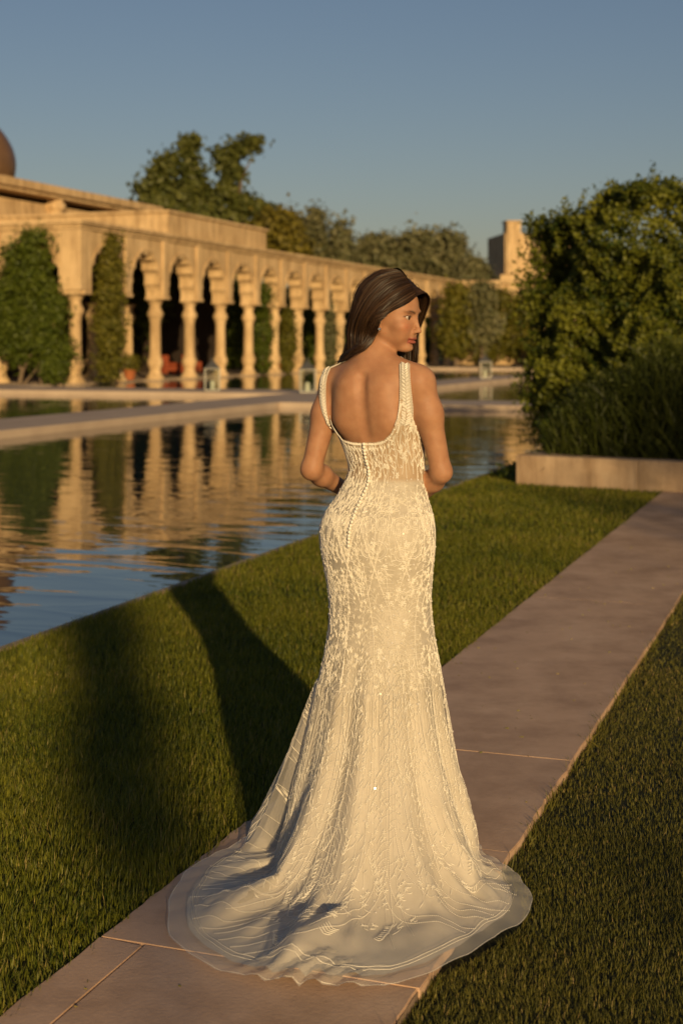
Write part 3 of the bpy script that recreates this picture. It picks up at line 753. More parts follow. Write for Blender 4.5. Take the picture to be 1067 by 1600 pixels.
for px, py, rx, ry, mt, lab in [(712, 500, 24, 52, 'leaf_vine2', 'leafy tree hiding the end of the arcade, right of the woman\'s face'), (752, 490, 22, 46, 'leaf_olive', 'loose olive-toned tree before the far wall, left of the dark creeper'), (735, 425, 24, 18, 'leaf_olive', 'low olive-toned crown showing above the far wall beside the palm')]:
    DD = 99.5 if py > 450 else 112
    x0 = X(px, DD)
    bl = [blob(px + dx * rx, py + dy * ry, rx * .5, ry * .32, x0, 0, DD) for dx, dy in ((-.4, .45), (.1, .1), (.5, .4), (-.25, -.3), (.3, -.45), (0, -.75), (0, .8))]
    far_tree('garden_tree', lab, x0, DD, bl, 5200, .34, M[mt], [([(0, 0, 0), (.1, 0, max(Z(py, DD), 2.5))], [.16, .05])], .4, group='trees by the far wall')

# ================================================================ grass
HEM = np.array([(-.231, 4.479), (-.36, 4.31), (-.451, 4.10), (-.471, 3.857), (-.4225, 3.66), (-.291, 3.486), (-.175, 3.403), (-.059, 3.383), (.077, 3.393), (.239, 3.507),
                (.375, 3.66), (.4935, 3.827), (.521, 3.959), (.502, 4.139), (.417, 4.278), (.40, 4.45), (.30, 4.60), (.10, 4.68), (-.10, 4.62)])
def in_poly(P, poly):
    x, y = P[:, 0], P[:, 1]; r_ = np.zeros(len(P), bool); j = len(poly) - 1
    for i in range(len(poly)):
        xi, yi = poly[i]; xj, yj = poly[j]
        c_ = ((yi > y) != (yj > y)) & (x < (xj - xi) * (y - yi) / (yj - yi + 1e-12) + xi)
        r_ ^= c_; j = i
    return r_
def noise2(x, y):
    return (np.sin(x * 1.7 + 1.3 * np.sin(y * 1.1)) + np.sin(y * 2.3 + 1.7 * np.sin(x * .9 + 2)) + .6 * np.sin(x * 5.1 + y * 3.7) + .5 * np.sin(y * 7.3 - x * 4.1)) / 3.1
def lawn_blades(u0, u1, bands, hgt, wid, lean):
    P = []
    for v0, v1, dens, k in bands:
        n = int((u1 - u0) * (v1 - v0) * dens)
        P.append(np.stack([rng.uniform(u0, u1, n), rng.uniform(v0, v1, n), np.full(n, k)], 1))
    P = np.concatenate(P)
    W = np.stack([P[:, 0] * CA + P[:, 1] * SA, -P[:, 0] * SA + P[:, 1] * CA], 1)
    c0 = HEM.mean(0)
    ok = ~in_poly(W, c0 + (HEM - c0) * .97) & (W[:, 1] > 2.4) & (np.abs(W[:, 0]) < .8 + W[:, 1] * .30)
    lp = (P1.x, P1.y); dx, dy = W[:, 0] - lp[0], W[:, 1] - lp[1]
    ok &= ~(((dx * PWD.x + dy * PWD.y) > -.02) & ((dx * PWN.x + dy * PWN.y) > 0))
    P = P[ok]; n = len(P)
    nz = noise2(P[:, 0] * 1.6, P[:, 1] * 1.6)
    h = hgt * (1 + .22 * nz) * rng.uniform(.55, 1.25, n) * (1 + .0 * P[:, 2])
    a = rng.uniform(0, 2 * math.pi, n); ln = np.abs(rng.normal(0, lean, n)) + .12
    # tufts share a lean
    ta = 3 * noise2(P[:, 0] * 9, P[:, 1] * 9) + 1.1
    dirx = np.cos(a) * .7 + .28 * np.cos(ta); diry = np.sin(a) * .8 + .28 * np.sin(ta)
    base = np.stack([P[:, 0], P[:, 1], np.full(n, -.03)], 1)
    tip = base + np.stack([dirx * ln * h, diry * ln * h, h], 1)
    dry = np.clip(noise2(P[:, 0] * 3.1 + 4, P[:, 1] * 2.7 + 9) - .35, 0, 1)
    tint = .38 + .20 * nz + rng.normal(0, .17, n) + (rng.uniform(size=n) < .05 + .35 * dry) * .45
    w_ = (wid * P[:, 2])[:, None]
    d = tip - base
    side = np.stack([-np.sin(a), np.cos(a), np.zeros(n)], 1)
    mid = base + d * np.array([.38, .38, .62])
    V = np.stack([base - side * w_ * .5, base + side * w_ * .5, mid - side * w_ * .42, mid + side * w_ * .42, tip], 1).reshape(-1, 3)
    i = np.arange(n) * 5
    return mesh_np('grass', V, [np.stack([i, i + 1, i + 3, i + 2], 1), np.stack([i + 2, i + 3, i + 4], 1)], None, False,
                   cols={'tint': np.repeat(np.clip(tint, 0, 1), 5)[:, None] * np.ones((1, 3))})
me = lawn_blades(POOL_E + .028, PATH_L + .012, [(2.0, 5.5, 14000, 1.0), (5.5, 8, 10500, 1.15), (8, 11.5, 5500, 1.5), (11.5, 21, 2600, 2.2)], .041, .0030, .62)
me.materials.append(M['grass'])
tag(link('lawn_grass', me, None, (0, 0, 0), GA), 'sunlit grass of the lawn strip between pool and path', 'grass', kind='stuff')
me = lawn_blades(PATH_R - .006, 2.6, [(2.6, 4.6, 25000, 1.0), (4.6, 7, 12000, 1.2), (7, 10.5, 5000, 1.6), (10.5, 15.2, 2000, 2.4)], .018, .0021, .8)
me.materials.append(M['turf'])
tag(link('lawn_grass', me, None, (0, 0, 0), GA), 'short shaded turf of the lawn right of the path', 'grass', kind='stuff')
# longer tufts along the slab edges
n = 2600
uu = np.where(rng.uniform(size=n) < .5, PATH_R + np.abs(rng.normal(0, .02, n)), PATH_L - np.abs(rng.normal(0, .03, n)))
vv = rng.uniform(2.6, 12, n); cl = np.sin(vv * 7) + np.sin(vv * 17 + 1) + rng.normal(0, .8, n) > .3; uu, vv = uu[cl], vv[cl]; n = len(uu)
Wt = np.stack([uu * CA + vv * SA, -uu * SA + vv * CA], 1); kk = ~in_poly(Wt, HEM); uu, vv = uu[kk], vv[kk]; n = len(uu)
base = np.stack([uu, vv, np.full(n, -.03)], 1); tip = base + np.stack([rng.normal(0, .022, n), rng.normal(0, .022, n), rng.uniform(.04, .062, n)], 1)
tag(link('grass_tufts', thin_blades('grass_tufts', base, tip, .004, M['turf'], rng.uniform(0, .8, n), .1, 2), None, (0, 0, 0), GA), 'longer grass tufts along the slab edges of the path', 'grass', kind='stuff')

# grass clippings and dry leaf crumbs lying on the slabs
n = 130; uu = rng.uniform(PATH_L + .02, PATH_R - .02, n); vv = rng.uniform(2.9, 11, n) ; Wt = np.stack([uu * CA + vv * SA, -uu * SA + vv * CA], 1); kk = ~in_poly(Wt, HEM * 1.0); uu, vv = uu[kk], vv[kk]; n = len(uu)
base = np.stack([uu, vv, np.full(n, .0012)], 1); an = rng.uniform(0, 6.28, n); ln = rng.uniform(.008, .022, n); tip = base + np.stack([np.cos(an) * ln, np.sin(an) * ln, rng.uniform(.0, .003, n)], 1)
tag(link('clippings', thin_blades('clippings', base, tip, .004, M['grass'], rng.uniform(.55, 1, n), .02, 2), None, (0, 0, 0), GA), 'dry grass clippings scattered on the path slabs', 'debris', kind='stuff')

# ================================================================ the woman
PY = 4.30                                    # she stands this far along the view; local x = world x, y = world y - PY
PSI = R(28)                                  # her back is turned this far to the left of the camera
BR = np.array([math.cos(PSI), -math.sin(PSI), 0.0])   # her right
BF = np.array([math.sin(PSI), math.cos(PSI), 0.0])    # her forward
def catmull(tab, n=400):
    """smooth interpolation table, rows (key, values...) ascending in key"""
    T = np.array(sorted(tab)); k = T[:, 0]; zz = np.linspace(k[0], k[-1], n); out = [zz]
    m = np.zeros_like(T[:, 1:])
    for i in range(len(k)):
        a, b_ = max(i - 1, 0), min(i + 1, len(k) - 1)
        m[i] = (T[b_, 1:] - T[a, 1:]) / (k[b_] - k[a])
    i = np.clip(np.searchsorted(k, zz, side='right') - 1, 0, len(k) - 2)
    h = k[i + 1] - k[i]; t = (zz - k[i]) / h
    for c in range(T.shape[1] - 1):
        p0, p1 = T[i, c + 1], T[i + 1, c + 1]; m0, m1 = m[i, c] * h, m[i + 1, c] * h
        out.append((2 * t ** 3 - 3 * t ** 2 + 1) * p0 + (t ** 3 - 2 * t ** 2 + t) * m0 + (-2 * t ** 3 + 3 * t ** 2) * p1 + (t ** 3 - t ** 2) * m1)
    return np.array(out)
# z, centre x, centre y, half extent seen from the camera, depth / width
RING = catmull([(.50, .116, .0, .189, .98), (.52, .116, 0, .186, .96), (.567, .119, 0, .178, .93), (.64, .1188, 0, .165, .88), (.693, .1186, 0, .157, .84), (.75, .1165, 0, .153, .80), (.803, .1137, 0, .1545, .78),
                (.886, .1096, -.004, .1653, .78), (.944, .107, -.008, .172, .79), (.995, .107, -.008, .172, .79), (1.04, .1127, -.004, .160, .78), (1.08, .121, .004, .139, .77), (1.118, .129, .010, .125, .76),
                (1.167, .136, .014, .1135, .75), (1.21, .131, .012, .1165, .74), (1.254, .121, .008, .122, .72), (1.30, .112, .004, .128, .70), (1.36, .105, .0, .134, .67), (1.42, .101, .0, .128, .64), (1.46, .098, .004, .105, .64), (1.50, .096, .008, .07, .72)])
def ring(z):
    c = [np.interp(z, RING[0], RING[j]) for j in range(1, 5)]
    q = c[3]; a = c[2] / np.sqrt(math.cos(PSI) ** 2 + (q * math.sin(PSI)) ** 2)
    return c[0], c[1], a, a * q

# ---- signed distance pieces
def sd_caps(P, a, b_, ra, rb):
    a = np.asarray(a, float); b_ = np.asarray(b_, float); ab = b_ - a
    t = np.clip(((P - a) @ ab) / (ab @ ab), 0, 1)
    return np.linalg.norm(P - a - t[:, None] * ab, axis=1) - (ra + (rb - ra) * t)
def sd_ell(P, c, r, ax=None):
    Q = P - np.asarray(c, float)
    if ax is not None: Q = Q @ np.asarray(ax, float).T
    r = np.asarray(r, float); k0 = np.linalg.norm(Q / r, axis=1); k1 = np.linalg.norm(Q / r ** 2, axis=1)
    return k0 * (k0 - 1.0) / (k1 + 1e-9)
def smin(a, b_, k):
    h = np.clip(.5 + .5 * (b_ - a) / k, 0, 1); return b_ * (1 - h) + a * h - k * h * (1 - h)
def smax(a, b_, k): return -smin(-a, -b_, k)

# head frame: face turned to the right and a little back towards the camera
PHI = R(26); NOD = R(7); TILT = R(2)
HC = np.array([.147, .012, 1.637])
_F = np.array([math.cos(PHI), -math.sin(PHI), 0.0]); _R = np.array([-math.sin(PHI), -math.cos(PHI), 0.0]); _U = np.array([0, 0, 1.0])
HF = _F * math.cos(NOD) - _U * math.sin(NOD); HU = _U * math.cos(NOD) + _F * math.sin(NOD); HR = _R
HM = np.stack([HF, HR, HU])                   # rows: world -> head (forward, right, up)
def h2p(L): return HC + np.asarray(L, float) @ HM
def sd_head(P):
    Q = (P - HC) @ HM.T
    S = Q.copy(); S[:, 1] = np.abs(S[:, 1])
    d = sd_ell(Q, (-.012, 0, .036), (.094, .072, .083))
    d = smin(d, sd_ell(Q, (.028, 0, -.010), (.057, .061, .074)), .03)
    d = smin(d, sd_ell(Q, (.030, 0, -.044), (.050, .043, .049)), .02)
    d = smin(d, sd_caps(S, (.002, .046, -.050), (.056, .012, -.089), .012, .013), .022)      # jaw
    d = smin(d, sd_ell(Q, (.068, 0, -.091), (.017, .018, .013)), .018)                       # chin
    d = smin(d, sd_ell(S, (.056, .040, -.030), (.022, .021, .018)), .02)                     # cheekbone
    d = smin(d, sd_ell(S, (.050, .029, -.055), (.024, .020, .022)), .02)                     # cheek
    d = smin(d, sd_ell(S, (.073, .026, .019), (.012, .024, .007)), .012)                     # brow
    d = smax(d, -sd_ell(S, (.090, .031, .001), (.0165, .0175, .0105)), .012)                 # eye socket
    d = smin(d, sd_ell(S, (.0655, .0315, .0005), (.0140, .0165, .0128)), .004)               # lids
    d = smax(d, -sd_ell(S, (.0790, .0335, -.0004), (.0135, .0145, .0039)), .0012)            # the opening between them
    d = smin(d, sd_caps(Q, (.079, 0, .010), (.0965, 0, -.030), .0058, .0068), .009)          # nose
    d = smin(d, sd_ell(Q, (.0985, 0, -.0375), (.0098, .0088, .0078)), .006)
    d = smin(d, sd_ell(S, (.0905, .0115, -.0405), (.0098, .0058, .0066)), .005)
    d = smax(d, -sd_ell(S, (.0965, .0062, -.0468), (.0058, .0032, .0028)), .002)             # nostril
    d = smin(d, sd_ell(Q, (.0800, 0, -.0545), (.0105, .020, .012)), .010)                    # philtrum
    d = smin(d, sd_ell(S, (.0835, .0065, -.0615), (.0088, .0150, .0046)), .003)              # upper lip
    d = smin(d, sd_ell(Q, (.0825, 0, -.0725), (.0100, .0175, .0060)), .003)                  # lower lip
    mc_ = np.abs(Q[:, 2] + .0668 + 18 * Q[:, 1] ** 2 * .25) - .0006
    line = np.maximum(np.maximum(mc_, np.abs(Q[:, 1]) - .0245), .078 - Q[:, 0])
    d = smax(d, -line, .0025)
    d = smax(d, -sd_ell(Q, (.0885, 0, -.0835), (.0065, .015, .0035)), .006)                  # under the lip
    e = sd_ell(S, (-.006, .0735, -.010), (.0185, .0085, .031), [(.95, .31, 0), (-.31, .95, 0), (0, 0, 1)])
    e = smin(e, sd_ell(S, (.0015, .0720, -.038), (.0085, .0055, .0085)), .006)
    e = smax(e, -sd_ell(S, (-.001, .083, -.002), (.0105, .007, .018)), .004)
    d = smin(d, e, .006)
    return d

SH_R, SH_L = np.array([.232, -.070, 1.436]), np.array([-.020, .072, 1.428])
EL_R, EL_L = np.array([.297, -.062, 1.168]), np.array([-.092, .052, 1.166])
WR_R, WR_L = np.array([.214, .135, 1.045]), np.array([.030, .250, 1.070])
def lerp(a, b_, t): return a + (b_ - a) * t
def hand(P, w, d_, palm_n):
    """a relaxed hand: palm, four bent fingers, thumb"""
    d_ = d_ / np.linalg.norm(d_); s = np.cross(palm_n, d_); s /= np.linalg.norm(s); pn = np.cross(d_, s)
    k = w + d_ * .085
    d = smin(sd_caps(P, w, w + d_ * .03, .022, .02), sd_ell(P, w + d_ * .05, (.045, .036, .014), [d_, s, pn]), .015)
    for i, (o, L) in enumerate([(-.028, .060), (-.010, .075), (.009, .082), (.027, .072)]):
        a = k + s * o - d_ * .006 * abs(o) * 30; m_ = a + d_ * L * .5 + pn * .008; t = m_ + d_ * L * .38 + pn * .024
        d = smin(d, np.minimum(sd_caps(P, a, m_, .0085, .0078), sd_caps(P, m_, t, .0078, .0062)), .005)
    a = w + d_ * .03 + s * .028; m_ = a + d_ * .035 + s * .024 + pn * .012; t = m_ + d_ * .03 + s * .006 + pn * .01
    return smin(d, np.minimum(sd_caps(P, a, m_, .011, .009), sd_caps(P, m_, t, .009, .007)), .006)

def sd_body(P, arms=True, head=True):
    z = P[:, 2]; cx, cy, a, b_ = ring(np.clip(z, .62, 1.5))
    a = a - .0065; b_ = b_ - .0065
    dx, dy = P[:, 0] - cx, P[:, 1] - cy
    r_ = dx * BR[0] + dy * BR[1]; f_ = dx * BF[0] + dy * BF[1]
    k = np.sqrt((r_ / a) ** 2 + (f_ / b_) ** 2)
    d = (k - 1) * np.minimum(a, b_) * .9
    d = smax(d, z - 1.475, .05); d = np.maximum(d, .80 - z)
    # legs (under the dress)
    lo = z < .98
    for s in ((-1, 1) if lo.any() else ()):
        hip = np.array([.108, -.004, .86]) + BR * .075 * s; kn = np.array([.117, .01, .47]) + BR * .062 * s; an = np.array([.117, .0, .10]) + BR * .055 * s
        Q = P[lo]; e = smin(d[lo], sd_caps(Q, hip, kn, .078, .05), .03); e = smin(e, sd_caps(Q, kn, an, .05, .034), .03)
        d[lo] = smin(e, sd_caps(Q, an, an + BF * .13 + np.array([0, 0, -.075]), .03, .022), .02)
    # neck, trapezius, shoulders
    nb = np.array([.094, .004, 1.455])
    d = smin(d, sd_caps(P, nb, h2p((-.012, -.004, -.055)), .054, .047), .035)
    d = smin(d, sd_caps(P, np.array([.098, -.012, 1.50]), SH_R + np.array([-.03, 0, .024]), .038, .030), .04)
    d = smin(d, sd_caps(P, np.array([.084, .004, 1.50]), SH_L + np.array([.03, 0, .012]), .036, .028), .04)
    d = smin(d, sd_caps(P, nb, SH_R, .05, .044 if arms else .03), .04); d = smin(d, sd_caps(P, nb, SH_L, .05, .043 if arms else .03), .04)
    # chest
    for s in (-1, 1): d = smin(d, sd_ell(P, np.array([.112, .0, 1.325]) + BF * .062 + BR * .066 * s, (.06, .06, .062)), .03)
    # shoulder blades and the hollow of the spine
    ct = np.array([.104, 0, 0])
    for s in (-1, 1):
        a0 = ct + BR * .055 * s - BF * .052 + np.array([0, 0, 1.42]); a1 = ct + BR * .072 * s - BF * .050 + np.array([0, 0, 1.325])
        d = smin(d, sd_caps(P, a0, a1, .033, .030), .055)
    sp = []
    for zz in (1.20, 1.25, 1.30, 1.35, 1.40, 1.45):
        x_, y_, aa, bb = ring(zz); sp.append(np.array([x_, y_, zz]) - BF * (bb + .0055 + .003 * (zz > 1.41)))
    g_ = np.min([sd_caps(P, sp[i], sp[i + 1], .0085, .0085) for i in range(len(sp) - 1)], axis=0)
    d = smax(d, -g_, .022)
    # arms
    for S_, E_, W_, s in (((SH_R, EL_R, WR_R, 1), (SH_L, EL_L, WR_L, -1)) if arms else ()):
        m1 = lerp(S_, E_, .35) + np.array([.004 * s, -.004, 0]); 
        ar = smin(sd_caps(P, S_, m1, .0450, .0388), sd_caps(P, m1, E_, .0388, .0300), .03)
        m2 = lerp(E_, W_, .25)
        ar = smin(ar, sd_caps(P, E_, m2, .0292, .0310), .02); ar = smin(ar, sd_caps(P, m2, W_, .0310, .0205), .02)
        d = smin(d, ar, .018)
    i = (P[:, 1] > .04) & (z < 1.25) & (z > .85)
    if arms and i.any():
        Q = P[i]; e = smin(d[i], hand(Q, WR_L, np.array([.085, .035, -.03]), np.array([0.2, -1., .2])), .012)
        d[i] = smin(e, hand(Q, WR_R, np.array([-.05, .11, -.05]), np.array([-1., -.2, .1])), .012)
    i = z > 1.40
    if head and i.any(): d[i] = smin(d[i], sd_head(P[i]), .016)
    return d

def surface_nets(f, xs, ys, zs, cs=4, band=.034):
    nx, ny, nz = len(xs), len(ys), len(zs)
    ix, iy, iz = [np.unique(np.append(np.arange(0, n, cs), n - 1)) for n in (nx, ny, nz)]
    G = np.stack(np.meshgrid(xs[ix], ys[iy], zs[iz], indexing='ij'), -1).reshape(-1, 3)
    Cv = f(G).astype(np.float32).reshape(len(ix), len(iy), len(iz))
    mnv = np.minimum(Cv, np.inf)
    A = np.abs(Cv)
    cell = np.stack([A[i:A.shape[0] - 1 + i, j:A.shape[1] - 1 + j, k:A.shape[2] - 1 + k] for i in (0, 1) for j in (0, 1) for k in (0, 1)]).min(0)
    act = cell < band
    mx_ = np.clip(np.searchsorted(ix, np.arange(nx), side='right') - 1, 0, len(ix) - 2); my_ = np.clip(np.searchsorted(iy, np.arange(ny), side='right') - 1, 0, len(iy) - 2); mz_ = np.clip(np.searchsorted(iz, np.arange(nz), side='right') - 1, 0, len(iz) - 2)
    V = Cv[mx_][:, my_][:, :, mz_].copy()
    Am = act[mx_][:, my_][:, :, mz_]
    # neighbours on the low side of a block border belong to the active block too
    Am[:-1] |= Am[1:]; Am[:, :-1] |= Am[:, 1:]; Am[:, :, :-1] |= Am[:, :, 1:]
    Am[1:] |= Am[:-1]; Am[:, 1:] |= Am[:, :-1]; Am[:, :, 1:] |= Am[:, :, :-1]
    I = np.argwhere(Am)
    for s in range(0, len(I), 250000):
        q = I[s:s + 250000]; V[q[:, 0], q[:, 1], q[:, 2]] = f(np.stack([xs[q[:, 0]], ys[q[:, 1]], zs[q[:, 2]]], 1))
    Sg = V < 0
    cnt = sum(Sg[i:nx - 1 + i, j:ny - 1 + j, k:nz - 1 + k].astype(np.int8) for i in (0, 1) for j in (0, 1) for k in (0, 1))
    cells = np.argwhere((cnt > 0) & (cnt < 8))
    idx = -np.ones((nx - 1, ny - 1, nz - 1), np.int32); idx[cells[:, 0], cells[:, 1], cells[:, 2]] = np.arange(len(cells))
    acc = np.zeros((len(cells), 3)); w_ = np.zeros(len(cells))
    cr = [(i, j, k) for i in (0, 1) for j in (0, 1) for k in (0, 1)]
    for a in cr:
        for b_ in cr:
            if sum(abs(a[t] - b_[t]) for t in range(3)) == 1 and a < b_:
                va = V[cells[:, 0] + a[0], cells[:, 1] + a[1], cells[:, 2] + a[2]]; vb = V[cells[:, 0] + b_[0], cells[:, 1] + b_[1], cells[:, 2] + b_[2]]
                m_ = (va < 0) != (vb < 0); t = np.where(m_, va / (va - vb + 1e-12), 0)
                pa = np.stack([xs[cells[:, 0] + a[0]], ys[cells[:, 1] + a[1]], zs[cells[:, 2] + a[2]]], 1); pb = np.stack([xs[cells[:, 0] + b_[0]], ys[cells[:, 1] + b_[1]], zs[cells[:, 2] + b_[2]]], 1)
                acc += np.where(m_[:, None], pa + (pb - pa) * t[:, None], 0); w_ += m_
    VV = acc / w_[:, None]
    Fs = []
    for ax in range(3):
        o = [(0, 0, 0), (0, 0, 0)]
        s0 = [slice(1, -1)] * 3; s0[ax] = slice(0, -1); s1 = list(s0); s1[ax] = slice(1, None)
        a_, b2 = Sg[tuple(s0)], Sg[tuple(s1)]
        e = np.argwhere(a_ != b2)
        off = np.ones(3, int); off[ax] = 0
        g_ = e + off
        inside = a_[e[:, 0], e[:, 1], e[:, 2]]
        u, v = [(1, 2), (2, 0), (0, 1)][ax]
        def cid(du, dv):
            q = g_.copy(); q[:, u] -= du; q[:, v] -= dv; return idx[q[:, 0], q[:, 1], q[:, 2]]
        Q = np.stack([cid(1, 1), cid(0, 1), cid(0, 0), cid(1, 0)], 1)
        Q[~inside] = Q[~inside][:, ::-1]
        Fs.append(Q)
    Fq = np.concatenate(Fs)
    return VV, Fq[(Fq >= 0).all(1)]

st = .0035
xs = np.arange(-.150, .350, st); ys = np.arange(-.175, .420, st)
zs = np.concatenate([np.arange(-.02, .985, .014), np.arange(.99, 1.50, st), np.arange(1.50, 1.765, .0027)])
BV, BFq = surface_nets(sd_body, xs, ys, zs)
used = np.unique(BFq)

def grad(f, P, e=.0015):
    g_ = np.stack([f(P + np.eye(3)[k] * e) - f(P - np.eye(3)[k] * e) for k in range(3)], 1)
    return g_ / (np.linalg.norm(g_, axis=1)[:, None] + 1e-9)
def sd_torso(P): return sd_body(P, False, False)
def sd_nohead(P): return sd_body(P, True, False)
def project(P, off, it=4, f=None):
    P = P.copy(); f = f or sd_body
    for _ in range(it): P -= grad(f, P) * (f(P) - off)[:, None] * .9
    return P
def px_ray(px, py, off=0.0, f=None):
    """where the line of sight through a picture point meets her (used to lay seams on the body)"""
    px = np.atleast_1d(np.asarray(px, float)); py = np.atleast_1d(np.asarray(py, float))
    o = np.array([0, -PY, CAM_H]); d = np.stack([(px - 533.5) / 2222, np.ones_like(px), -(py - 537) / 2222], 1); d /= np.linalg.norm(d, axis=1)[:, None]
    t = np.full(len(px), PY - .45); f = f or sd_torso
    for _ in range(60): t += np.clip((f(o + d * t[:, None]) - off) * .7, -.05, .05)
    return o + d * t[:, None]

# ---- skin colours: lips, brows, lash line, scalp under the hair
Lh = (BV - HC) @ HM.T; S1 = np.abs(Lh[:, 1])
def sstep(x, a, b_): t = np.clip((x - a) / (b_ - a), 0, 1); return t * t * (3 - 2 * t)
skin = np.array([.385, .202, .113]) * np.ones((len(BV), 3))
def paint(col, m):
    global skin
    skin = skin * (1 - m[:, None]) + np.array(col) * m[:, None]
fr_ = sstep(Lh[:, 0], .05, .07)
paint((.44, .165, .09), .6 * np.exp(-(((S1 - .043) / .018) ** 2 + ((Lh[:, 2] + .03) / .018) ** 2)) * fr_)       # cheeks
lipu = np.exp(-((Lh[:, 2] + .0622 + .10 * S1) / .0050) ** 4) * sstep(S1, .0255, .0225) * fr_ * sstep(Lh[:, 0], .070, .076)
lipl = np.exp(-((Lh[:, 2] + .0722) / .0062) ** 4) * sstep(S1, .0235, .0195) * fr_ * sstep(Lh[:, 0], .070, .076)
paint((.30, .085, .065), np.clip(lipu + lipl, 0, 1) * .9)
bz = Lh[:, 2] - (.0135 + .0060 * np.sin(np.clip((S1 - .012) / .040, 0, 1) * 2.3) - .10 * np.clip(S1 - .042, 0, 1))
paint((.055, .028, .016), np.exp(-(bz / .0030) ** 2) * sstep(S1, .010, .015) * sstep(S1, .056, .044) * fr_ * .88)
lz = Lh[:, 2] - (.0056 - 14 * (S1 - .033) ** 2)
paint((.04, .022, .015), np.exp(-(lz / .0024) ** 2) * sstep(S1, .016, .019) * sstep(S1, .053, .048) * fr_ * .9)
paint((.30, .15, .09), np.exp(-((Lh[:, 2] - .0095) / .0045) ** 2) * sstep(S1, .014, .02) * sstep(S1, .050, .042) * fr_ * .5)
# hair line
hl = Lh[:, 2] - (.075 - .55 * np.clip(.062 - Lh[:, 0], 0, 1) + 0 * S1)
scalp = sstep(hl, -.003, .003) * (Lh[:, 2] > -.045) * (Lh[:, 0] < .095) * (1 - ((S1 > .066) & (Lh[:, 2] < .02)))
paint((.050, .026, .014), np.clip(scalp, 0, 1))
m, nt, p = new_mat('skin')
at = nt.nodes.new('ShaderNodeAttribute'); at.attribute_name = 'skin'
nz_ = nd(nt, 'ShaderNodeTexNoise', Scale=35, Detail=4); tc = nt.nodes.new('ShaderNodeTexCoord'); nt.links.new(tc.outputs['Object'], nz_.inputs['Vector'])
mxc = nd(nt, 'ShaderNodeMix', _data_type='RGBA', _blend_type='MULTIPLY'); mxc.inputs['Factor'].default_value = 1
nt.links.new(at.outputs['Color'], mxc.inputs['A']); nt.links.new(ramp(nt, nz_.outputs[0], [(.3, (.86, .80, .77)), (.7, (1.03, 1.02, 1.0))]), mxc.inputs['B'])
nt.links.new(mxc.outputs['Result'], p.inputs['Base Color'])
p.inputs['Roughness'].default_value = .56; p.inputs['Specular IOR Level'].default_value = .28
p.inputs['Subsurface Weight'].default_value = .18; p.inputs['Subsurface Radius'].default_value = (1, .35, .18); p.inputs['Subsurface Scale'].default_value = .006
bn = nd(nt, 'ShaderNodeTexNoise', Scale=420, Detail=2); nt.links.new(tc.outputs['Object'], bn.inputs['Vector'])
bu = nd(nt, 'ShaderNodeBump', Strength=.05, Distance=.001); nt.links.new(bn.outputs[0], bu.inputs['Height']); nt.links.new(bu.outputs[0], p.inputs['Normal'])
M['skin'] = m

person = tag(empty('person', (0, PY, 0)), 'woman in a beaded ivory gown seen from behind, looking over her right shoulder', 'person')
body = link('body', mesh_np('body', BV, BFq, M['skin'], True, cols={'skin': skin}), person)

# ---- eyes, earring
M['eye_white'] = plain('eye_white', (.36, .29, .245), .15); M['iris'] = plain('iris', (.05, .028, .014), .1)
for s in (1, -1):
    c = h2p((.0672, .0315 * s, .0003))
    m_ = MB(); m_.lathe([(.0129 * math.sin(a), -.0129 * math.cos(a)) for a in np.linspace(.03, math.pi - .03, 14)], 18)
    e_ = m_.build('eye', M['eye_white'], body, tuple(c), smooth=True)
    g_ = _F * .93 + _U * -.12 + HR * .10 * 1
    q = Vector(g_).to_track_quat('Z', 'Y')
    m_ = MB(); m_.lathe([(.0001, .01335), (.0034, .0129), (.0066, .0114), (.0068, .0110)], 16)
    i_ = m_.build('iris', M['iris'], e_, (0, 0, 0), q.to_euler(), smooth=True)
dm, nt, p = new_mat('crystal'); p.inputs['Base Color'].default_value = (.95, .93, .9, 1); p.inputs['Metallic'].default_value = .85; p.inputs['Roughness'].default_value = .12
M['crystal'] = dm
ec = h2p((.0075, .0825, -.043))
m_ = MB(); m_.lathe([(.0001, -.004), (.0052, 0), (.0036, .0035), (.0001, .004)], 8)
er = m_.build('earring', M['crystal'], body, tuple(ec), Vector(HR).to_track_quat('Z', 'Y').to_euler())

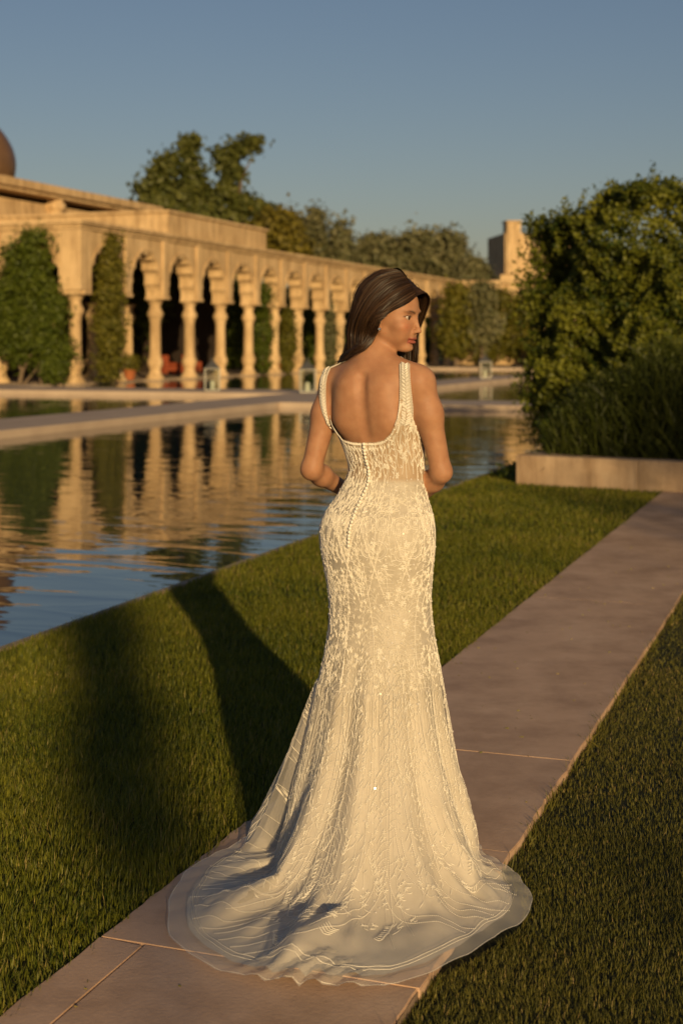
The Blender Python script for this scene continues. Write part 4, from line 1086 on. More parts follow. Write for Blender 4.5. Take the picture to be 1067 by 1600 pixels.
# ---- hair: strands combed from the parting, over a thin under-layer
def v2p(x, y, z): return np.array([x, y, z])
hx, hy, hz = HC
ribs = {
 'near_front': [h2p((.081, .022, .068)), h2p((.068, .054, .045)), h2p((.034, .076, .018)), h2p((.004, .085, -.016)), h2p((-.016, .066, -.066)), v2p(.070, hy - .046, 1.528), v2p(.034, hy + .012, 1.500), v2p(.024, hy + .075, 1.43), v2p(.03, hy + .10, 1.38)],
 'near_mid': [h2p((.046, .022, .122)), h2p((.006, .064, .100)), h2p((-.035, .087, .042)), h2p((-.062, .085, -.015)), h2p((-.080, .062, -.066)), v2p(.040, hy - .028, 1.532), v2p(.016, hy + .028, 1.495), v2p(.006, hy + .085, 1.43), v2p(.012, hy + .108, 1.38)],
 'back': [h2p((.004, .016, .140)), h2p((-.048, .030, .124)), h2p((-.094, .040, .070)), h2p((-.113, .038, -.002)), h2p((-.119, .030, -.060)), v2p(.019, hy + .006, 1.535), v2p(.008, hy + .040, 1.490), v2p(-.004, hy + .092, 1.43), v2p(.002, hy + .118, 1.38)],
 'far_back': [h2p((.000, .010, .140)), h2p((-.060, -.022, .120)), h2p((-.108, -.040, .060)), h2p((-.116, -.050, -.01)), h2p((-.106, -.055, -.066)), v2p(.035, hy + .062, 1.535), v2p(.02, hy + .09, 1.47), v2p(.014, hy + .115, 1.43), v2p(.016, hy + .13, 1.38)],
 'far_mid': [h2p((.034, .014, .134)), h2p((-.004, -.050, .114)), h2p((-.03, -.084, .056)), h2p((-.04, -.086, -.01)), h2p((-.03, -.078, -.066)), h2p((-.02, -.08, -.12)), h2p((-.01, -.085, -.18)), h2p((0, -.08, -.24)), h2p((0, -.08, -.30))],
 'far_front': [h2p((.081, .020, .072)), h2p((.096, -.016, .082)), h2p((.095, -.050, .056)), h2p((.074, -.078, .010)), h2p((.058, -.082, -.05)), h2p((.066, -.076, -.10)), h2p((.068, -.074, -.15)), h2p((.06, -.08, -.22)), h2p((.055, -.08, -.29))],
}
def spline(C, n):
    C = np.asarray(C); k = np.linspace(0, len(C) - 1, n); i = np.clip(k.astype(int), 0, len(C) - 2); t = (k - i)[:, None]
    p0, p1, p2, p3 = C[np.clip(i - 1, 0, None)], C[i], C[i + 1], C[np.clip(i + 2, None, len(C) - 1)]
    return .5 * ((2 * p1) + (-p0 + p2) * t + (2 * p0 - 5 * p1 + 4 * p2 - p3) * t ** 2 + (-p0 + 3 * p1 - 3 * p2 + p3) * t ** 3)
def quad_blend(names, a):
    R_ = [np.array(ribs[n_]) for n_ in names]
    # quadratic through three ribs
    l0 = (a - .5) * (a - 1) * 2; l1 = -a * (a - 1) * 4; l2 = a * (a - .5) * 2
    return R_[0] * l0 + R_[1] * l1 + R_[2] * l2
NSEG = 22
def comb(names, A, lift, jit):
    out = []
    for a, l, j in zip(A, lift, jit):
        c = quad_blend(names, a); c = c + j * np.linspace(0, 1, len(c))[:, None]
        out.append(spline(c, NSEG))
    S_ = np.array(out); P = S_.reshape(-1, 3)
    lf = np.repeat(lift, NSEG)
    for _ in range(3):
        d = sd_body(P); need = lf - d; m_ = need > 0
        if m_.any(): P[m_] += grad(sd_body, P[m_], .003) * need[m_][:, None]
    return P.reshape(len(A), NSEG, 3)
def ribbons(S_, width):
    n, k, _ = S_.shape
    T = np.gradient(S_, axis=1); T /= np.linalg.norm(T, axis=2)[..., None] + 1e-9
    cen = HC + np.array([0, 0, -.02]); O = S_ - cen; O[..., 2] *= .35; O /= np.linalg.norm(O, axis=2)[..., None] + 1e-9
    B_ = np.cross(T, O); B_ /= np.linalg.norm(B_, axis=2)[..., None] + 1e-9
    # each strand is a little three-sided ridge
    tp = np.interp(np.linspace(0, 1, k), [0, .08, .8, 1], [.6, 1, 1, .15])[None, :, None] * width[:, None, None]
    tw_ = rng.normal(0, .8, (n, 1, 1)); W_ = B_ * np.cos(tw_) + O * np.sin(tw_)
    V = np.stack([S_ - W_ * tp * .5, S_ + W_ * tp * .5], 2).reshape(-1, 3)
    base = (np.arange(n)[:, None] * k + np.arange(k - 1)[None, :]).reshape(-1) * 2
    F = np.stack([base, base + 1, base + 3, base + 2], 1)
    return V, F
hm, nt, p = new_mat('brown_hair')
at = nt.nodes.new('ShaderNodeAttribute'); at.attribute_name = 'tint'
nt.links.new(ramp(nt, at.outputs['Fac'], [(0, (.010, .005, .003)), (.5, (.036, .018, .009)), (1, (.095, .050, .023))]), p.inputs['Base Color'])
p.inputs['Roughness'].default_value = .42; p.inputs['Specular IOR Level'].default_value = .4
M['hair'] = hm
Vs, Fs, Ts, nn = [], [], [], 0
for names, cnt in ((('near_front', 'near_mid', 'back'), 5200), (('back', 'far_back', 'far_mid'), 1300), (('far_front', 'far_mid', 'far_back'), 1700)):
    A = np.concatenate([np.linspace(0, 1, cnt // 3), rng.uniform(0, 1, cnt - cnt // 3), rng.uniform(-.035, .03, 220)])
    n = len(A); lift = .0035 + rng.uniform(0, 1, n) ** 1.2 * .009 + (rng.uniform(size=n) < .07) * rng.uniform(.002, .011, n)
    jit = rng.normal(0, .0030, (n, 3)) * np.where(rng.uniform(size=n) < .06, 2.6, 1)[:, None]; w_ = rng.uniform(.0005, .0011, n)
    # locks: neighbouring strands drift together
    lk = .0011 * np.stack([np.sin(A * 61 + 1), np.sin(A * 47 + 2), 0 * A], 1); jit = jit + lk
    S_ = comb(names, A, lift, jit)
    V, F = ribbons(S_, w_); Vs.append(V); Fs.append(F + nn); nn += len(V)
    tt = np.clip(.42 + .10 * np.sin(A * 83) + .10 * np.sin(A * 29 + 1) + rng.normal(0, .24, n), 0, 1)
    Ts.append(np.repeat(tt, NSEG * 2))
# under-layer sheets
for names in (('near_front', 'near_mid', 'back'), ('back', 'far_back', 'far_mid'), ('far_front', 'far_mid', 'far_back')):
    A = np.linspace(0, 1, 40); S_ = comb(names, A, np.full(40, .0028), np.zeros((40, 3)))
    V = S_.reshape(-1, 3); i = (np.arange(39)[:, None] * NSEG + np.arange(NSEG - 1)[None]).reshape(-1)
    F = np.stack([i, i + 1, i + NSEG + 1, i + NSEG], 1); Vs.append(V); Fs.append(F + nn); nn += len(V); Ts.append(np.full(len(V), .15))
Tt = np.concatenate(Ts)
hair = link('hair', mesh_np('hair', np.concatenate(Vs), np.concatenate(Fs), M['hair'], True, cols={'tint': Tt[:, None] * np.ones((1, 3))}), person)

# ================================================================ the gown
NT = 320
TH = np.arange(NT) / NT * 2 * math.pi - math.pi          # 0 faces the camera, positive to the right
DX, DY = np.sin(TH), -np.cos(TH)
def ring_xyz(th, z):
    cx, cy, a, b_ = ring(z)
    sx, sy = np.sin(th), -np.cos(th)
    dr = sx * BR[0] + sy * BR[1]; df = sx * BF[0] + sy * BF[1]
    r_ = 1 / np.sqrt((dr / a) ** 2 + (df / b_) ** 2)
    return np.stack([cx + r_ * sx, cy + r_ * sy, z + 0 * r_], -1)
# neckline: the low scoop of the back, from the seams seen on her
nk = np.array([(509, 625), (511, 645), (514, 659), (521.5, 671.4), (535.6, 685.4), (552.5, 690.5), (568.5, 691.6), (586, 691), (600, 687), (611.5, 677), (620, 659), (622.5, 645), (624, 625)])
NP = px_ray(nk[:, 0], nk[:, 1], .003, sd_nohead)
def th_of(P):
    cx, cy, _, _ = ring(P[:, 2]); return np.arctan2(P[:, 0] - cx, -(P[:, 1] - cy))
nth = th_of(NP)
o_ = np.argsort(nth); nth, nz0 = nth[o_], NP[o_, 2]
tabT = np.concatenate([[-math.pi], [nth[0] - .55, nth[0] - .30, nth[0] - .05], nth, [nth[-1] + .05, nth[-1] + .32, nth[-1] + .6], [math.pi]])
tabZ = np.concatenate([[1.36], [1.315, 1.335, nz0[0] + .005], nz0, [nz0[-1] + .005, 1.335, 1.31], [1.36]])
TOPZ = np.interp(TH, tabT, tabZ)
for _ in range(2): TOPZ = (np.roll(TOPZ, 1) + 2 * TOPZ + np.roll(TOPZ, -1)) / 4
ZW = 1.150
NBR, NSR, NLR = 16, 46, 72
rows = []
for i in range(NBR):
    z = TOPZ + (ZW - TOPZ) * i / NBR
    rows.append(ring_xyz(TH, z))
bod = np.array(rows); sh_ = bod.shape
pa_ = project(bod.reshape(-1, 3), .0055, 4, sd_torso); pb_ = project(bod.reshape(-1, 3), .0055, 4, sd_nohead)
near_ = (np.linalg.norm(pb_ - bod.reshape(-1, 3), axis=1) < .022)[:, None] & (np.tile(np.cos(TH), NBR) > .1)[:, None]
pr_ = np.where(near_, pb_, pa_).reshape(sh_)
# keep the heights, take the projected outline; blend into the ring near the waist
w_ = sstep(np.linspace(0, 1, NBR), 1.0, .6)[:, None, None]
bod = bod * (1 - w_) + pr_ * w_; bod[..., 2] = np.array(rows)[..., 2] * .5 + bod[..., 2] * .5
ZK = .52
zrow = np.linspace(ZW, ZK, NSR, endpoint=False)
HL = HEM - np.array([0, PY]); HC0 = np.array([.10, 0.0])
hth = np.arctan2(HL[:, 0] - HC0[0], -(HL[:, 1] - HC0[1])); hr = np.hypot(HL[:, 0] - HC0[0], HL[:, 1] - HC0[1])
o_ = np.argsort(hth); hth, hr = hth[o_], hr[o_]
RH = np.interp(TH, np.concatenate([hth - 2 * math.pi, hth, hth + 2 * math.pi]), np.tile(hr, 3))
for _ in range(10): RH = (np.roll(RH, 1) + 2 * RH + np.roll(RH, -1)) / 4
# folds: (angle, width, height) of each ridge, drifting slightly towards the hem
ridges = [(-15, 6.5, 1.2), (-29, 6, -.95), (-44, 7, .7), (-61, 7, -.55), (-77, 8, .25), (-3, 5, -.4), (12, 6, .35), (27, 5.5, -.75), (41, 7, 1.05), (55, 5, -.8), (68, 6, .65), (86, 8, -.2)]
for k in range(9): ridges.append((112 + k * 18, 6, .8 if k % 2 else -.6))
def fold(th, drift):
    f = np.zeros(np.broadcast(th, drift).shape)
    for a, w, h in ridges:
        d = th - R(a) * (1 + .04 * drift) + R(3) * drift * math.sin(a); d = (d + math.pi) % (2 * math.pi) - math.pi
        f = f + h * np.exp(-(d / R(w)) ** 2)
    return f
creases = [(R(rng.uniform(-88, 88)), R(rng.uniform(1.3, 2.6)), rng.uniform(.007, .017), rng.uniform(.22, .55), rng.uniform(.80, 1.0), R(rng.uniform(-22, 22))) for _ in range(38)]
def skirt_rows(inset, lift, wob):
    out = []
    for z in zrow:
        P = ring_xyz(TH, z)
        w = sstep(.74 - z, 0, .34)
        f = fold(TH, 0 * TH) * .010 * w + .0008 * np.sin(TH * 23 + z * 9) * w
        P[:, 0] += DX * (f + lift * w); P[:, 1] += DY * (f + lift * w); out.append(P)
    K = ring_xyz(TH, ZK); cx, cy, _, _ = ring(ZK); rk = np.hypot(K[:, 0] - cx, K[:, 1] - cy)
    rh = RH - inset + wob * (np.sin(TH * 9 + 1) + .7 * np.sin(TH * 23))
    back = np.clip(np.cos(TH), 0, 1)
    rc = np.minimum(rh * .93, .292 + .27 * back ** 2.2)
    rc = np.where(np.cos(TH) < 0, np.minimum(rh * .95, .40), rc)
    L1 = np.hypot(rc - rk, ZK) * 1.02; L2 = np.maximum(rh - rc, .01)
    lows = []
    for j in range(NLR):
        s = (j + 0.0) / (NLR - 1); l = s * (L1 + L2); q = np.clip(l / L1, 0, 1)
        r_ = np.where(l < L1, rk + (rc - rk) * q ** (1.0 + .55 * back), rc + (l - L1))
        z = np.where(l < L1, ZK * (1 - q) ** (1.08 + .35 * back), 0.0)
        lows.append((r_, z, q, l))
    Rr = np.array([x[0] for x in lows]); Zz = np.array([x[1] for x in lows]); Q = np.array([x[2] for x in lows])
    for _ in range(5):
        Zz[1:-1] = (Zz[:-2] + 2 * Zz[1:-1] + Zz[2:]) / 4; Rr[1:-1] = (Rr[:-2] + 2 * Rr[1:-1] + Rr[2:]) / 4
    for j in range(NLR):
        s = j / (NLR - 1); d = 1.4 * s
        F_ = fold(TH, d); air = np.clip(Zz[j] / ZK, 0, 1)
        flo = sstep(Rr[j] - rc, -.12, .06) * sstep(rh - Rr[j], .0, .16)
        f = F_ * (.009 + .015 * sstep(np.array(s), 0, .5)) * sstep(np.clip(Zz[j], 0, 1), .0, .05) + .0010 * np.sin(TH * 23 + 4 * s)
        r2 = Rr[j] + f + lift
        z2 = Zz[j] + flo * (np.maximum(F_ + .35, 0) * .021 + .003 * np.sin(TH * 17 + Rr[j] * 26) * np.sin(TH * 5 - Rr[j] * 17 + 2)) + flo * .002 * np.sin(TH * 43 + Rr[j] * 11)
        for (tc0, wc, hc, sa, sb, dc) in creases:
            cz = hc * np.exp(-((TH - tc0 - dc * (s - .5)) / wc) ** 2) * float(sstep(np.array(s), sa, sa + .14) * sstep(np.array(s), sb, sb - .12))
            z2 = z2 + cz * np.clip(1 - air * 1.2, 0, 1); r2 = r2 + cz * .9 * air
        # crumpled edge at the middle of the hem
        cr_ = np.exp(-((TH - R(-12)) / R(9)) ** 2) * sstep(np.array(s), .82, .95)
        z2 = z2 + cr_ * (.020 * np.abs(np.sin(TH * 37 + s * 30)) + .012 * np.abs(np.sin(TH * 61 - s * 50))) 
        edge = .004 * np.abs(np.sin(TH * 21)) * sstep(np.array(s), .9, 1.0)
        c_x = cx + (HC0[0] - cx) * s; c_y = cy + (HC0[1] - cy) * s
        out.append(np.stack([c_x + r2 * DX, c_y + r2 * DY, np.maximum(z2, 0) + .007 + lift * .8 + edge], 1))
    return np.array(out)
LIN = np.concatenate([bod, skirt_rows(.060, 0.0, .002)])
OUT = np.concatenate([bod, skirt_rows(.0, .0055, .006)])
NR = len(LIN)
def grid_faces(nr, nt, r0=0):
    i = (np.arange(r0, nr - 1)[:, None] * nt + np.arange(nt)[None]); j = (np.arange(r0, nr - 1)[:, None] * nt + (np.arange(nt)[None] + 1) % nt)
    return np.stack([i, j, j + nt, i + nt], -1).reshape(-1, 4)[:, ::-1]
zmap = LIN[..., 2].reshape(-1)
sheer = sstep(zmap, 1.135, 1.15)[:, None] * np.ones((1, 3)); sheer[NBR * NT + 2 * NT:] = 0
dm, nt, p = new_mat('ivory_satin')
at = nt.nodes.new('ShaderNodeAttribute'); at.attribute_name = 'sheer'; tc = nt.nodes.new('ShaderNodeTexCoord')
n1 = nd(nt, 'ShaderNodeTexNoise', Scale=22, Detail=6, Roughness=.65); nt.links.new(tc.outputs['Object'], n1.inputs['Vector'])
c1 = ramp(nt, n1.outputs[0], [(.35, (.395, .350, .280)), (.68, (.50, .45, .37))]); c2 = ramp(nt, n1.outputs[0], [(.35, (.34, .245, .155)), (.68, (.43, .32, .215))])
mc2 = nd(nt, 'ShaderNodeMix', _data_type='RGBA'); nt.links.new(at.outputs['Fac'], mc2.inputs['Factor']); nt.links.new(c1, mc2.inputs['A']); nt.links.new(c2, mc2.inputs['B'])
nt.links.new(mc2.outputs['Result'], p.inputs['Base Color']); p.inputs['Roughness'].default_value = .55; p.inputs['Sheen Weight'].default_value = .15; p.inputs['Specular IOR Level'].default_value = .35
vo = nd(nt, 'ShaderNodeTexVoronoi', Scale=150); nt.links.new(tc.outputs['Object'], vo.inputs['Vector'])
bu = nd(nt, 'ShaderNodeBump', Strength=.35, Distance=.002); nt.links.new(vo.outputs['Distance'], bu.inputs['Height']); nt.links.new(bu.outputs[0], p.inputs['Normal'])
M['satin'] = dm
dress = link('wedding_dress', mesh_np('wedding_dress', LIN.reshape(-1, 3), grid_faces(NR, NT), M['satin'], True, cols={'sheer': sheer}), person)
dress['label'] = 'ivory mermaid gown with low scooped back and long train'

tm, nt, p = new_mat('tulle')
p.inputs['Base Color'].default_value = (.85, .78, .67, 1); p.inputs['Roughness'].default_value = .6; p.inputs['Sheen Weight'].default_value = .2
tr = nt.nodes.new('ShaderNodeBsdfTransparent'); mx = nt.nodes.new('ShaderNodeMixShader')
at = nt.nodes.new('ShaderNodeAttribute'); at.attribute_name = 'veil'; mv = nd(nt, 'ShaderNodeMath', _operation='MULTIPLY'); mv.inputs[1].default_value = .33
nt.links.new(at.outputs['Fac'], mv.inputs[0]); nt.links.new(mv.outputs[0], mx.inputs[0])
nt.links.new(tr.outputs[0], mx.inputs[1]); nt.links.new(p.outputs[0], mx.inputs[2]); nt.links.new(mx.outputs[0], nt.nodes['Material Output'].inputs[0])
M['tulle'] = tm
R0 = NBR + int(np.argmin(np.abs(zrow - .66)))
fd = np.repeat(sstep(np.arange(NR - R0) / 34.0, 0, 1), NT)[:, None] * np.ones((1, 3))
link('tulle_layer', mesh_np('tulle_layer', OUT[R0:].reshape(-1, 3), grid_faces(NR - R0, NT), M['tulle'], True, cols={'veil': fd}), dress)

# ---- straps
def strip(name, A_, B_, n=5):
    t = np.linspace(0, 1, n)[None, :, None]; G = A_[:, None] * (1 - t) + B_[:, None] * t; k = len(A_)
    P = project(G.reshape(-1, 3), .0052, 5, sd_nohead)
    i = (np.arange(k - 1)[:, None] * n + np.arange(n - 1)[None]).reshape(-1)
    V = np.concatenate([P, project(P, .0015, 2, sd_nohead)]); F = np.stack([i, i + 1, i + n + 1, i + n], 1); o = k * n
    e0 = np.arange(k - 1) * n; e1 = e0 + n - 1
    F = np.concatenate([F, np.stack([e0, e0 + n, o + e0 + n, o + e0], 1), np.stack([e1, o + e1, o + e1 + n, e1 + n], 1)])
    return link(name, mesh_np(name, V, F, M['satin'], True, cols={'sheer': np.zeros((len(V), 3))}), dress), P.reshape(k, n, 3)
iy = np.array([664, 655, 640, 625, 608, 590, 578, 569])
ri = px_ray([616.5, 620, 622.5, 623.8, 624.3, 624.5, 624.5, 624.5], iy, .003, sd_nohead); ro = px_ray([641, 645, 645.5, 644, 642, 640.5, 639.5, 639.5], iy, .003, sd_nohead)
fi = np.array([(.174, -.012, 1.51), (.178, .05, 1.49), (.186, .085, 1.44), (.19, .11, 1.38), (.19, .12, 1.33)]); fo = fi + np.array([.028, -.006, -.006])
_, SR = strip('strap', np.concatenate([ri, fi]), np.concatenate([ro, fo]))
li = px_ray([524, 514.5, 510.5, 509.3, 508.8, 509.0, 511, 516], [676, 660, 645, 632, 617, 600, 588, 575], .003, sd_nohead)
lf = np.array([(.022, .055, 1.495), (.03, .085, 1.47), (.04, .125, 1.42), (.06, .15, 1.36), (.07, .155, 1.32)])
LI = np.concatenate([li, lf]); LO = LI - BR * (np.interp(np.arange(13), [0, 2, 5, 12], [.006, .012, .022, .026]))[:, None] + np.array([0, .004, -.003])
_, SL = strip('strap', LI, LO)

# ---- buttons down the back
bp = np.array([(568, 694), (570.8, 718), (577, 735), (575, 757), (563.7, 779.6), (555, 799), (545.5, 827), (544, 853)])
tt = np.linspace(0, 1, 200); yy = 694 + tt * 159; xx = np.interp(yy, bp[:, 1], bp[:, 0]); k_ = np.ones(25) / 25
xs_ = np.convolve(np.pad(xx, 12, mode='edge'), k_, 'valid'); sel = np.linspace(0, 199, 31).astype(int)
BP = px_ray(xs_[sel], yy[sel], .0118, sd_nohead); BN = grad(sd_torso, BP)
m_ = MB(); m_.lathe([(.0001, .0050), (.0032, .0043), (.0054, .0022), (.0061, 0), (.0052, -.0022), (.003, -.006)], 10); btn = m_.mesh('button', plain('button_satin', (.78, .73, .63), .35), True); btn.transform(Matrix.Scale(.86, 4))
for P, N in zip(BP, BN): link('button', btn, dress, tuple(P), Vector(N).to_track_quat('Z', 'Y').to_euler())

# ---- embroidery: cords, leaves, flowers and beads laid on the cloth
ZR = np.concatenate([[np.nan] * NBR, zrow, [np.nan] * NLR])
def rho_z(z):                                   # row number at height z on the skirt
    return NBR + (ZW - z) / (ZW - ZK) * NSR
def surf(th, rho):
    c = (th + math.pi) / (2 * math.pi) * NT; c = c % NT; j = np.floor(c).astype(int) % NT; u = (c - np.floor(c))[:, None]
    rho = np.clip(rho, 0, NR - 1.001); i = np.floor(rho).astype(int); v = (rho - i)[:, None]; j2 = (j + 1) % NT
    p00, p01, p10, p11 = OUT[i, j], OUT[i, j2], OUT[i + 1, j], OUT[i + 1, j2]
    P = p00 * (1 - u) * (1 - v) + p01 * u * (1 - v) + p10 * (1 - u) * v + p11 * u * v
    N = np.cross((p01 - p00) * (1 - v) + (p11 - p10) * v, (p00 - p10) * (1 - u) + (p01 - p11) * u); N /= np.linalg.norm(N, axis=1)[:, None] + 1e-12
    return P, N
cV, cF, cn = [], [], 0
bV = []                                         # beads: (point, normal, size)
def cord(th, rho, w=.0022, h=.0012, bead=0.0, bs=.0016, taper=False):
    global cn
    P, N = surf(np.asarray(th, float), np.asarray(rho, float))
    T = np.gradient(P, axis=0); T /= np.linalg.norm(T, axis=1)[:, None] + 1e-12
    B_ = np.cross(T, N); k = len(P)
    ww = np.full(k, w) if not taper else w * np.sin(np.linspace(.12, math.pi - .05, k))
    V = np.stack([P - B_ * ww[:, None] * .5 + N * .0003, P + N * h, P + B_ * ww[:, None] * .5 + N * .0003], 1).reshape(-1, 3)
    i = np.arange(k - 1) * 3
    cV.append(V); cF.append(np.concatenate([np.stack([i, i + 1, i + 4, i + 3], 1), np.stack([i + 1, i + 2, i + 5, i + 4], 1)]) + cn); cn += len(V)
    if bead > 0:
        s = np.concatenate([[0], np.cumsum(np.linalg.norm(np.diff(P, axis=0), axis=1))]); q = np.arange(0, s[-1], bead)
        for d_ in range(0, 1): bV.append(np.concatenate([np.stack([np.interp(q, s, P[:, c]) for c in range(3)], 1) + np.stack([np.interp(q, s, N[:, c]) for c in range(3)], 1) * bs * .6, np.full((len(q), 1), bs)], 1))
RAD = lambda z: ring(z)[2] * .92
def loc(th0, z0, dx, dz):                       # metres on the cloth -> (theta, row), for the part above the knee
    z = z0 + np.asarray(dz); return th0 + np.asarray(dx) / RAD(np.clip(z, .5, 1.3)), rho_z(z)
def leaf(th0, z0, ang, L, w=.005):
    t = np.linspace(0, 1, 6); bend = .18 * L * np.sin(t * math.pi)
    cord(*loc(th0, z0, math.cos(ang) * L * t - math.sin(ang) * bend, math.sin(ang) * L * t + math.cos(ang) * bend), w=w, h=.0022, taper=True)
def flower(th0, z0, r_):
    for k in range(6):
        a = k * math.pi / 3 + rng.uniform(0, 1); leaf(th0, z0, a, r_, r_ * .55)
    P, N = surf(np.array([th0]), np.array([rho_z(z0)])); bV.append(np.array([[*(P[0] + N[0] * .002), .0032]]))
def spiral(th0, z0, r_, turns, hand_, a0, bead=.005):
    t = np.linspace(0, 1, 40); rr = r_ * (1 - .86 * t); a = a0 + hand_ * t * turns * 2 * math.pi
    cord(*loc(th0, z0, rr * np.cos(a), rr * np.sin(a)), w=.0030, h=.0020, bead=bead)
    cord(*loc(th0, z0, (rr * .86 - .002) * np.cos(a), (rr * .86 - .002) * np.sin(a)), w=.0018)
    for k in range(0, 30, 3): leaf(th0 + rr[k] * math.cos(a[k]) / RAD(z0), z0 + rr[k] * math.sin(a[k]), a[k] + hand_ * .9, .013, .0045)
def vine_stem(th0, z0, z1, amp, ph, lv=.016, side=1):
    z = np.linspace(z0, z1, 26); dx = amp * np.sin((z - z0) / .07 * 2 + ph)
    cord(th0 + dx / RAD(z), rho_z(z), w=.0022, bead=.0055)
    for k in range(1, 26, 2):
        s = 1 if (k // 2) % 2 else -1; leaf(th0 + dx[k] / RAD(z[k]), z[k], math.pi / 2 + s * .9, lv, .005)
# bodice: rho above the waist needs its own map (rows 0..NBR run from the neckline to the waist)
def bod_cord(th, f, **k): cord(th, np.asarray(f) * NBR, **k)
for th0 in np.arange(-175, 180, 8.0):
    a0 = R(th0 + rng.normal(0, .8)); te = rng.uniform(.85, 1.45); t = np.linspace(.02, te, 28); am = .034; ph = rng.uniform(0, 6)
    bod_cord(a0 + am * np.sin(t * 8 + ph), t, w=.0021, bead=.006)
    if rng.uniform() < .6: bod_cord(a0 + R(3.2) + .02 * np.sin(t * 11 + ph * 2), t * rng.uniform(.8, 1), w=.0015)
    for k in range(2, 26, 2):
        if rng.uniform() < .3: continue
        s = 1 if (k // 2) % 2 else -1; q = np.linspace(0, 1, 6); L = rng.uniform(.7, 1.3)
        bod_cord(a0 + am * np.sin(t[k] * 8 + ph) + s * R(4.4) * q * L, t[k] - .10 * L * q ** 1.5, w=.0036, h=.0020, taper=True)
    for k in range(1):
        f0 = rng.uniform(.15, 1.1); c0 = a0 + R(rng.uniform(-3, 3))
        for m_i in range(6):
            an = m_i * math.pi / 3; q = np.linspace(0, 1, 5); bod_cord(c0 + R(3.6) * math.cos(an) * q, f0 + .085 * math.sin(an) * q, w=.0055, h=.0026, taper=True)
for th0 in np.arange(-180, 180, 3.4):           # beaded edge of the neckline
    a0 = R(th0); q = np.linspace(0, 1, 6); bod_cord(a0 + R(3.4) * q, .03 + .05 * np.sin(q * math.pi), w=.0034, h=.0026, bead=.004, bs=.0018)
    bod_cord(a0 + R(1.4) * np.sin(q * 3 + th0), .14 + .12 * q, w=.0045, h=.0024, taper=True)
def strap_lace(G):
    global cn
    k, n, _ = G.shape
    for i in range(0, (k - 1) * 6):
        f = i / 6; a = int(f); u = f - a
        row = G[a] * (1 - u) + G[min(a + 1, k - 1)] * u
        for c in (0, n - 1): bV.append(np.array([[*(row[c] + np.array([0, -.0012, .0006])), .0019]]))
        for s in (-1, 1):
            c = row[n // 2]; side = (row[-1] - row[0]) * .36 * s; up = (G[min(a + 1, k - 1), 2] - G[a, 2]); up = up / (np.linalg.norm(up) + 1e-9)
            Nn = np.cross(side, up); Nn /= np.linalg.norm(Nn) + 1e-9; Nn *= 1 if Nn[1] < 0 else -1
            if i % 2 == (s > 0): continue
            L_ = side + up * .010; P = c + L_[None] * np.linspace(0, 1, 5)[:, None]; P = project(P, .0066, 2, sd_nohead)
            wv = np.cross(L_, Nn); wv /= np.linalg.norm(wv); wd = .0034 * np.sin(np.linspace(.2, math.pi, 5))[:, None]
            V = np.stack([P - wv * wd, P + Nn * .0022, P + wv * wd], 1).reshape(-1, 3); q = np.arange(4) * 3
            cV.append(V); cF.append(np.concatenate([np.stack([q, q + 1, q + 4, q + 3], 1), np.stack([q + 1, q + 2, q + 5, q + 4], 1)]) + cn); cn += len(V)
strap_lace(SR[:8]); strap_lace(SL[:8])
# hips: paired scrolls and sprays
for th0 in np.arange(-172, 188, 36):
    a0 = R(th0 + 4)
    for s in (-1, 1):
        j_ = lambda q=.008: rng.uniform(-q, q)
        spiral(a0 + s * R(10) + j_(.05), 1.020 + j_(), .036 + j_(.006), 1.7, s, math.pi / 2 - s * 1.2); spiral(a0 + s * R(11) + j_(.05), .940 + j_(.012), .031 + j_(.006), 1.5, -s, -math.pi / 2 + s * .8)
        spiral(a0 + s * R(9) + j_(.06), 1.085 + j_(.010), .024 + j_(.005), 1.5, -s, -math.pi / 2 + s * .5)
        if rng.uniform() < .7: spiral(a0 + s * R(9) + j_(.08), .865 + j_(.02), .026 + j_(.006), 1.4, s, math.pi / 2)
        for k in range(5):
            t = np.linspace(0, 1, 14); x0 = s * (.004 + .006 * k)
            cord(*loc(a0, .985, x0 + s * (.035 + .006 * k) * t ** 1.6, .055 - .03 * k * t - (.10 + .012 * k) * t), w=.0016, bead=.0058)
    vine_stem(a0, 1.13, .91, .006, th0, .013)
    vine_stem(a0 + R(18), 1.13, .93, .006, th0 + 2, .012)
    flower(a0 + R(18), .965, .012); flower(a0, 1.06, .010)
# thighs and knees: sweeping feathered sprays, no two alike
for k0 in range(13):
    a0 = R(-180 + k0 * 27.7 + rng.normal(0, 3)); zt_, zb_ = .91 + rng.uniform(-.05, .03), .535; ph = rng.uniform(0, 6); am = rng.uniform(.05, .16)
    cen_ = lambda z: a0 + am * np.sin((z - .5) * 8 + ph)
    zz = np.linspace(zt_, zb_, 34); cord(cen_(zz), rho_z(zz), w=.0020, bead=.0055)
    for k, z0 in enumerate(np.arange(zt_, zb_, -.0135)):
        L = .030 * (1 + .35 * math.sin(z0 * 19 + ph)); dr_ = .030 + .02 * math.sin(z0 * 11 + ph)
        for s in (-1, 1):
            if rng.uniform() < .16: continue
            t = np.linspace(0, 1, 8); cord(*loc(cen_(z0), z0, s * L * t ** .8, -dr_ * t ** 1.7 + .010 * t), w=.0012, h=.0009, bead=.0064 if k % 2 else 0, bs=.0013)
    for k in range(5):
        z0 = rng.uniform(.56, .90); a1 = a0 + R(13) + rng.normal(0, .05); flower(a1, z0, rng.uniform(.007, .012))
        for q in range(3): leaf(a1, z0 - .010, -math.pi / 2 + rng.normal(0, .6), rng.uniform(.012, .02), .0034)
    if k0 % 2: spiral(a0 + R(13), .80 + rng.uniform(-.06, .05), .022, 1.4, 1 if k0 % 4 == 1 else -1, rng.uniform(0, 6))
